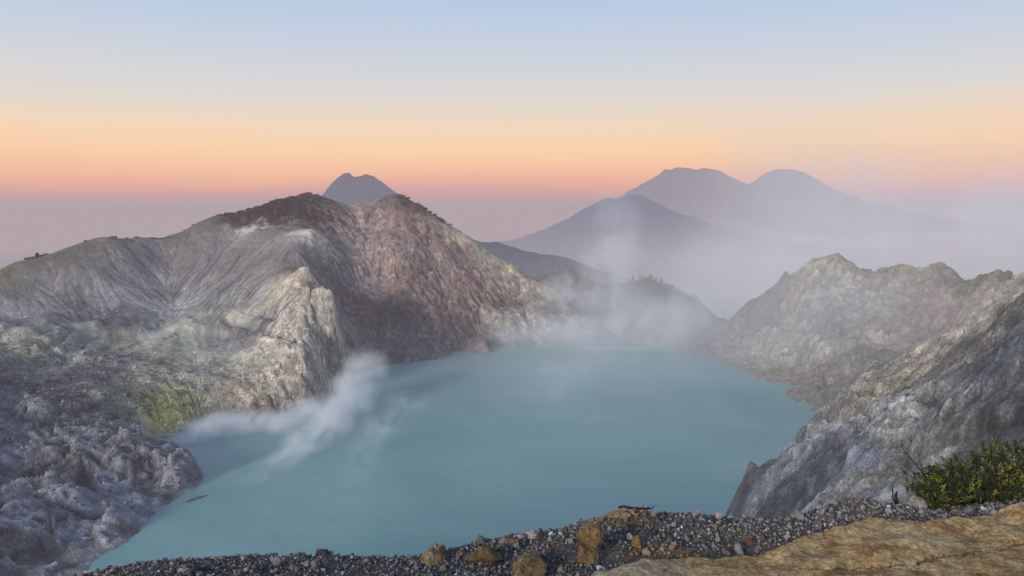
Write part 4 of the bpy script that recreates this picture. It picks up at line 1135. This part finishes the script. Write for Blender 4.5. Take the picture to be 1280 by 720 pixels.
# fallen branch on the crest
o0 = Vector(at(773, 636, 4.22)); e0 = Vector(at(812, 637.5, 4.24)); e1 = Vector(at(822, 633, 4.24)); tip = Vector(at(806, 632.5, 4.26))
bpts = [Vector((0, 0, 0)), Vector(at(781, 635.5, 4.22)) - o0, Vector(at(790, 637, 4.22)) - o0, Vector(at(801, 637.5, 4.23)) - o0, e0 - o0]
bm = bmesh.new(); tube(bm, bpts, [0.0085, 0.0095, 0.0075, 0.006, 0.0055], 8)
br = bm_obj('fallen_branch', bm, mBark, loc=o0 + Vector((0, 0, 0.009)))
tag(br, 'dark dead branch lying along the top of the gravel crest', 'branch')
for ends, rad in (((e0 - o0, e1 - o0), 0.004), ((bpts[3], tip - o0), 0.0025), ((e0 - o0, Vector(at(818, 639, 4.2)) - o0), 0.003), ((bpts[3].lerp(bpts[4], .5), Vector(at(815, 631, 4.25)) - o0), 0.002)):
    bm = bmesh.new(); tube(bm, wob(ends[0], ends[1], 4, 0.05, rr), [rad * (1 - 0.18 * i) for i in range(5)], 6)
    bm_obj('twig', bm, mBark, br)
# dead stump
p = at(1120, 632, 4.45); p = Vector((p[0], p[1], float(hF(p[0], p[1])) - 0.01))
bm = bmesh.new(); tube(bm, [(0, 0, 0), (0.004, 0, 0.04), (-0.004, 0.003, 0.08), (0.0, 0, 0.105)], [0.014, 0.012, 0.009, 0.006], 8)
st_o = bm_obj('dead_stump', bm, mBark, loc=p); tag(st_o, 'thin dark dead stump with a side twig, left of the green shrub', 'stump')
bm = bmesh.new(); tube(bm, [(0, 0, 0.03), (-0.02, 0, 0.06), (-0.028, 0.0, 0.13), (-0.02, 0, 0.16)], [0.006, 0.005, 0.004, 0.002], 6); bm_obj('twig', bm, mBark, st_o)

# ---- shrub
nt = NT('shrub leaf')
col = nt.n('ShaderNodeAttribute', attribute_name='Col').outputs['Color']
d1 = nt.n('ShaderNodeBsdfPrincipled', inp={'Base Color': col, 'Roughness': 0.55, 'Specular IOR Level': 0.3}).outputs[0]
d2 = nt.n('ShaderNodeBsdfTranslucent', inp={'Color': col}).outputs[0]
mLeaf = nt.surface(nt.n('ShaderNodeMixShader', inp={0: 0.2, 1: d1, 2: d2}).outputs[0])
mStem = bark_mat('shrub stem', (0.03, 0.022, 0.018), (0.075, 0.055, 0.045))


def leaf(co, fa, cc, p, d_, up, L, W, c_):
    d_ = d_ / np.linalg.norm(d_); s_ = np.cross(d_, up); s_ /= (np.linalg.norm(s_) + 1e-9); u_ = np.cross(s_, d_)
    b_ = len(co)
    co += [p, p + d_ * L * 0.35 + s_ * W * 0.5 + u_ * W * 0.15, p + d_ * L * 0.4 - u_ * W * 0.05, p + d_ * L * 0.35 - s_ * W * 0.5 + u_ * W * 0.15, p + d_ * L * 0.75 + s_ * W * 0.36 + u_ * W * 0.05, p + d_ * L - u_ * W * 0.15, p + d_ * L * 0.75 - s_ * W * 0.36 + u_ * W * 0.05]
    fa += [(b_, b_ + 1, b_ + 2), (b_, b_ + 2, b_ + 3), (b_ + 1, b_ + 4, b_ + 2), (b_ + 2, b_ + 4, b_ + 5), (b_ + 2, b_ + 5, b_ + 6), (b_ + 2, b_ + 6, b_ + 3)]
    cc += [c_] * 7


rs = np.random.default_rng(909)
root = np.array(at(1225, 640, 4.62)); root[2] = float(hF(root[0], root[1])) - 0.02
sh = bpy.data.objects.new('shrub', None); COL.objects.link(sh); sh.location = root
tag(sh, 'low green and yellow leathery shrub growing on the crest at the right edge', 'shrub')
SHL = [(1150, 606, 4.45), (1165, 590, 4.5), (1180, 596, 4.42), (1190, 582, 4.6), (1205, 588, 4.5), (1222, 576, 4.6), (1240, 566, 4.7), (1255, 570, 4.6), (1270, 562, 4.72), (1290, 560, 4.7), (1310, 566, 4.7), (1330, 570, 4.7),
       (1165, 620, 4.4), (1175, 632, 4.36), (1190, 612, 4.42), (1210, 602, 4.42), (1230, 592, 4.48), (1250, 590, 4.5), (1270, 586, 4.5), (1290, 590, 4.52), (1230, 608, 4.42), (1255, 612, 4.45), (1275, 610, 4.45), (1200, 622, 4.42), (1300, 615, 4.5), (1320, 600, 4.5),
       (1158, 612, 4.44), (1172, 604, 4.44), (1185, 600, 4.56), (1215, 612, 4.6), (1245, 600, 4.62), (1265, 598, 4.66), (1285, 575, 4.6), (1178, 644, 4.34), (1166, 638, 4.36), (1262, 622, 4.46), (1280, 628, 4.46)]
bm = bmesh.new(); co, fa, cc = [], [], []
for (px, py, Yd) in SHL:
    e = np.array(at(px, py, Yd)) - root
    mid = e * 0.5 + np.array((0, 0, 0.03)) + rs.normal(0, 0.02, 3)
    tube(bm, [(0, 0, 0), tuple(mid), tuple(e)], [0.008, 0.006, 0.003], 6)
    for k in range(30):                                   # leafy shoots
        off = rs.normal(0, 1, 3) * np.array((0.046, 0.05, 0.034))
        tipp = e + off
        dirn = off / (np.linalg.norm(off) + 1e-6) * 0.6 + np.array((0, -0.15, 0.75)) + rs.normal(0, 0.25, 3)
        dirn /= np.linalg.norm(dirn)
        if k % 2 == 0: tube(bm, [tuple(e * 0.92), tuple(e * 0.4 + tipp * 0.6), tuple(tipp)], [0.003, 0.002, 0.0012], 4)
        young = rs.random() < 0.28 + 3.5 * off[2]
        for j in range(9):
            f_ = j / 9
            a = 2.4 * j + rs.uniform(0, 0.6)
            s_ = np.cross(dirn, (0.3, 0.9, 0.1)); s_ /= np.linalg.norm(s_); t_ = np.cross(dirn, s_)
            ld = (math.cos(a) * s_ + math.sin(a) * t_) * (1.1 - 0.7 * f_) + dirn * (0.35 + 0.7 * f_)
            q_ = tipp - dirn * 0.035 * (1 - f_)
            if young: c_ = np.array((0.27, 0.25, 0.042)) if rs.random() < 0.55 else np.array((0.11, 0.135, 0.032))
            else: c_ = np.array((0.038, 0.056, 0.02))
            if rs.random() < 0.05: c_ = np.array((0.16, 0.07, 0.03))
            leaf(co, fa, cc, q_, ld, dirn, rs.uniform(0.014, 0.024), rs.uniform(0.008, 0.013), c_ * rs.uniform(0.6, 1.35))
bm_obj('stem', bm, mStem, sh)
me = mesh_np('foliage', np.array(co), np.array(fa), smooth=False); set_col(me, np.array(cc))
link('foliage', me, mLeaf, sh)
# bare twig rising at its left end
bm = bmesh.new()
w0 = np.array(at(1163, 604, 4.46)) - root; w1 = np.array(at(1146, 582, 4.44)) - root; w2 = np.array(at(1133, 567, 4.43)) - root; w3 = np.array(at(1127, 558, 4.43)) - root
tube(bm, [tuple(w0), tuple(w1), tuple(w2), tuple(w3)], [0.0045, 0.004, 0.003, 0.0018], 6)
for a_, b2 in ((w2, (1139, 552, 4.42)), (w1, (1151, 568, 4.45)), (w2, (1124, 565, 4.43))):
    tube(bm, wob(tuple(a_), tuple(np.array(at(*b2)) - root), 3, 0.05, rr), [0.0028, 0.0022, 0.0017, 0.001], 5)
bm_obj('bare_twig', bm, mStem, sh)
for k, tp in enumerate(((1127, 558), (1139, 552), (1124, 565), (1151, 568))):
    co, fa, cc = [], [], []
    c0 = np.array(at(*tp, 4.43)) - root
    for j in range(16):
        ld = rs.normal(0, 1, 3) + np.array((0, 0, 0.6))
        leaf(co, fa, cc, c0 + rs.normal(0, 0.006, 3), ld, np.array((0.1, 0.2, 1.0)), rs.uniform(0.009, 0.015), 0.0055, np.array((0.05, 0.06, 0.025)) * rs.uniform(0.6, 1.5))
    me = mesh_np('sprig', np.array(co), np.array(fa), smooth=False); set_col(me, np.array(cc)); link('sprig', me, mLeaf, sh)

# ------------------------------------------------------------------ rubble on the terraces
v1, f1 = ico(1)
r = np.random.default_rng(5150)
co, fa, cc = [], [], []; base = 0
n_ok = 0
for i in range(60000):
    px = r.uniform(-10, 330); py = r.uniform(428, 640)
    wgt = math.exp(-(((px - 120) / 110) ** 2 + ((py - 482) / 30) ** 2)) + 0.8 * math.exp(-(((px - 60) / 90) ** 2 + ((py - 445) / 10) ** 2)) + 0.10
    if r.random() > wgt * 0.16: continue
    # find the ground under that bearing
    hit = None
    x_, y_, z_ = ray(px, py)
    ks = np.arange(380, 860, 2.0)
    gx_, gy_, gz_ = x_ / y_ * ks, ks, EYE + z_ / y_ * ks
    hh = hA(gx_, gy_)
    w_ = np.nonzero(gz_ < hh)[0]
    if len(w_) == 0 or hh[w_[0]] < 1.5: continue
    k0 = w_[0]
    s_ = 0.75 * math.exp(r.normal(0, 0.45))
    v = shapes[r.integers(14)] * s_
    a = r.uniform(0, 6.28); ca, sa = math.cos(a), math.sin(a)
    co.append(np.stack([v[:, 0] * ca - v[:, 1] * sa + gx_[k0], v[:, 0] * sa + v[:, 1] * ca + gy_[k0], v[:, 2] * 0.8 + hh[k0] + 0.25 * s_], -1))
    fa.append(f1 + base); base += len(v)
    g = r.random()
    c_ = np.array((0.22, 0.228, 0.228)) * r.uniform(0.45, 2.0) if g < 0.85 else np.array((0.30, 0.32, 0.26)) * r.uniform(0.7, 1.2)
    cc.append(np.repeat(c_[None], len(v), 0)); n_ok += 1
me = mesh_np('rubble', np.concatenate(co), np.concatenate(fa), smooth=False); set_col(me, np.concatenate(cc))
tag(link('rubble', me, mA), kind='stuff')

# thin spit of dark rock in the water off the grey headland
sp = [on_z(p_[0], p_[1]) for p_ in ((232, 628), (240, 625.5), (249, 622.5), (259, 619.5))]
bm = bmesh.new(); o0 = Vector(sp[0])
tube(bm, [Vector(p_) - o0 + Vector((0, 0, 0.1)) for p_ in sp], [0.7, 1.3, 1.2, 0.4], 8)
o = bm_obj('rock_spit', bm, mC, loc=o0); set_col(o.data, np.full((len(o.data.vertices), 3), 0.07))
tag(o, 'thin dark spit of rock lying in the water off the grey headland', 'rock')


# ------------------------------------------------------------------ trees on the misty rim
def tree_mat(name, L, air):
    nt = NT(name)
    col = nt.n('ShaderNodeAttribute', attribute_name='Col').outputs['Color']
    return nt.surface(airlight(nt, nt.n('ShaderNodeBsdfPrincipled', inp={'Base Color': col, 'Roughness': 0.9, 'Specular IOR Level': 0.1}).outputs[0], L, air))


mTree = tree_mat('misty foliage', 1700, (0.33, 0.315, 0.335))
mTrunk = mTree


def crown_arrays(r, H, n, conif):
    co, fa, cc = [], [], []
    lobes = [(r.normal(0, 0.14, 2) * H * 0.5, H * r.uniform(0.35, 0.95), H * r.uniform(0.10, 0.2)) for _ in range(9)]
    for i in range(n):
        (ox, oy), oz, rad = lobes[r.integers(9)]
        if conif: rad *= 0.6 * (1.25 - oz / H)
        d_ = r.standard_normal(3); d_ /= np.linalg.norm(d_)
        p_ = np.array((ox, oy, oz)) + d_ * rad * r.uniform(0.5, 1.05)
        a = r.standard_normal(3); a /= np.linalg.norm(a); b_ = np.cross(a, d_); b_ /= np.linalg.norm(b_) + 1e-9
        s_ = H * r.uniform(0.025, 0.055)
        k = len(co); co += [p_ - a * s_, p_ + b_ * s_ * 0.7, p_ + a * s_, p_ - b_ * s_ * 0.7]; fa.append((k, k + 1, k + 2, k + 3))
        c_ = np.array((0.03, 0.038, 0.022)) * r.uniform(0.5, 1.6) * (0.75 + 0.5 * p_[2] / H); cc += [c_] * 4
    return np.array(co), np.array(fa), np.array(cc)


r = np.random.default_rng(88)
co, fa, cc = [], [], []; base = 0
protos = [crown_arrays(r, 1.0, 60, i % 3 == 0) for i in range(8)]
cnt = 0
for i in range(9000):
    px = r.uniform(610, 930); Yd = r.uniform(1120, 1420)
    x = (px - 640) / F * Yd * 1.0; y = Yd
    z = float(hD(x, y))
    if z < 14 or z < 14 + 22 * r.random(): continue
    if float(hA(x, y)) > z: continue
    v, f, c_ = protos[r.integers(8)]
    H = r.uniform(4.5, 10)
    a = r.uniform(0, 6.28); ca, sa = math.cos(a), math.sin(a)
    co.append(np.stack([(v[:, 0] * ca - v[:, 1] * sa) * H + x, (v[:, 0] * sa + v[:, 1] * ca) * H + y, v[:, 2] * H + z - 1.2], -1)); fa.append(f + base); base += len(v); cc.append(c_ * r.uniform(0.7, 1.3))
    cnt += 1
    if cnt > 2200: break
me = mesh_np('woods', np.concatenate(co), np.concatenate(fa), smooth=False); set_col(me, np.concatenate(cc))
tag(link('woods', me, mTree), kind='stuff')

TP = []
for i in range(3):
    v, f, c_ = crown_arrays(r, 10.0, 260, i == 1)
    mc = mesh_np('crown', v, f, smooth=False); set_col(mc, c_)
    bm = bmesh.new(); tube(bm, [(0, 0, -1.0), (0.1, 0, 3), (0.0, 0.1, 8.5)], [0.28, 0.2, 0.06], 6)
    mt_ = bpy.data.meshes.new('trunk'); bm.to_mesh(mt_); bm.free(); set_col(mt_, np.full((len(mt_.vertices), 3), 0.035))
    TP.append((mt_, mc))


def tree(px, Yd, H, kind, label, hfun, group):
    p_ = at(px, 300, Yd); z = float(hfun(p_[0], p_[1]))
    o = bpy.data.objects.new('tree', None); COL.objects.link(o); o.location = (p_[0], p_[1], z - 0.4); o.rotation_euler = (0, 0, r.uniform(0, 6.28)); o.scale = (H / 10,) * 3
    tag(o, label, 'tree', group)
    link('trunk', TP[kind][0], mTrunk, o); link('crown', TP[kind][1], mTree, o)
    return o


for px, Yd, H, kd, lab in ((643, 1188, 10, 1, 'lone slim tree standing on the pale slope behind the peak'), (655, 1184, 7, 0, 'small bushy tree just right of the slim lone tree on the ridge'), (661, 1180, 5.5, 2, 'low rounded bush-like tree where the pale ridge meets the dark wood')):
    tree(px, Yd, H, kd, lab, hA, None)
for px, Yd, H, kd in ((672, 1302, 9, 0), (690, 1315, 10, 2), (699, 1320, 12, 0), (707, 1320, 11, 2), (718, 1320, 9, 1), (735, 1315, 10, 0), (757, 1312, 9, 2), (776, 1320, 10, 0), (792, 1330, 13, 0), (801, 1330, 11, 2), (815, 1330, 12, 1), (828, 1322, 11, 0), (842, 1316, 10, 2), (857, 1308, 12, 1), (871, 1298, 10, 0), (884, 1275, 9, 2)):
    tree(px, Yd, H, kd, 'dark tree on the skyline of the misty wooded rim behind the lake', hD, 'trees along the skyline of the misty wooded rim')


# scrub on the left rim: single bushes that stand out on the skyline
def bush(px, Yd, Wd, H, label, hfun, group=None, mat=None):
    p_ = at(px, 320, Yd); z = float(hfun(p_[0], p_[1]))
    rb = np.random.default_rng(int(px * 7 + Yd))
    co, fa, cc = [], [], []
    for i in range(170):
        d_ = rb.standard_normal(3); d_ /= np.linalg.norm(d_)
        q_ = d_ * np.array((Wd / 2, Wd / 2.5, H * 0.6)) * rb.uniform(0.55, 1.05) + np.array((0, 0, H * 0.4))
        a = rb.standard_normal(3); a /= np.linalg.norm(a); b_ = np.cross(a, d_); b_ /= np.linalg.norm(b_) + 1e-9
        s_ = H * rb.uniform(0.12, 0.22); k = len(co)
        co += [q_ - a * s_, q_ + b_ * s_ * .7, q_ + a * s_, q_ - b_ * s_ * .7]; fa.append((k, k + 1, k + 2, k + 3)); cc += [np.array((0.035, 0.036, 0.024)) * rb.uniform(0.5, 1.6)] * 4
    me = mesh_np('bush', np.array(co), np.array(fa), smooth=False); set_col(me, np.array(cc))
    return tag(link('bush', me, mat or mBush, loc=(p_[0], p_[1], z)), label, 'bush', group)


mBush = tree_mat('rim scrub', 6500, AIR)
bush(46.5, 893, 4.0, 6.0, 'single round bush sticking up above the far left rim', hA)
bush(33, 882, 6, 3.0, 'low dark bush at the left end of the dark line of scrub on the rim', hA)
for px, Yd in ((39, 886), (43, 889), (48, 893), (53, 897), (58, 901)):
    bush(px, Yd, 7, 2.6, 'low dark bush in the short unbroken line of scrub on the left rim', hA, 'bushes in the line of scrub on the left rim')
rq = np.random.default_rng(321)
rim_px = [p_[0] for p_ in RA]; rim_Y = [p_[2] for p_ in RA]
for px in np.concatenate([rq.uniform(75, 250, 14), rq.uniform(255, 400, 26)]):
    bush(float(px), float(np.interp(px, rim_px, rim_Y)) + rq.uniform(-6, 4), rq.uniform(4, 11), rq.uniform(1.0, 2.4), 'small dark bush on the skyline of the left crater rim', hA, 'small bushes along the skyline of the left crater rim')
for px in rq.uniform(498, 566, 26):
    bush(float(px), float(np.interp(px, rim_px, rim_Y)) + rq.uniform(0, 7), rq.uniform(6, 13), rq.uniform(1.4, 3.2), 'dark bush on the skyline just right of the peak', hA, 'bushes on the skyline right of the peak')
print('STONES', len(gxp), 'RUBBLE', n_ok, 'WOODS', cnt)
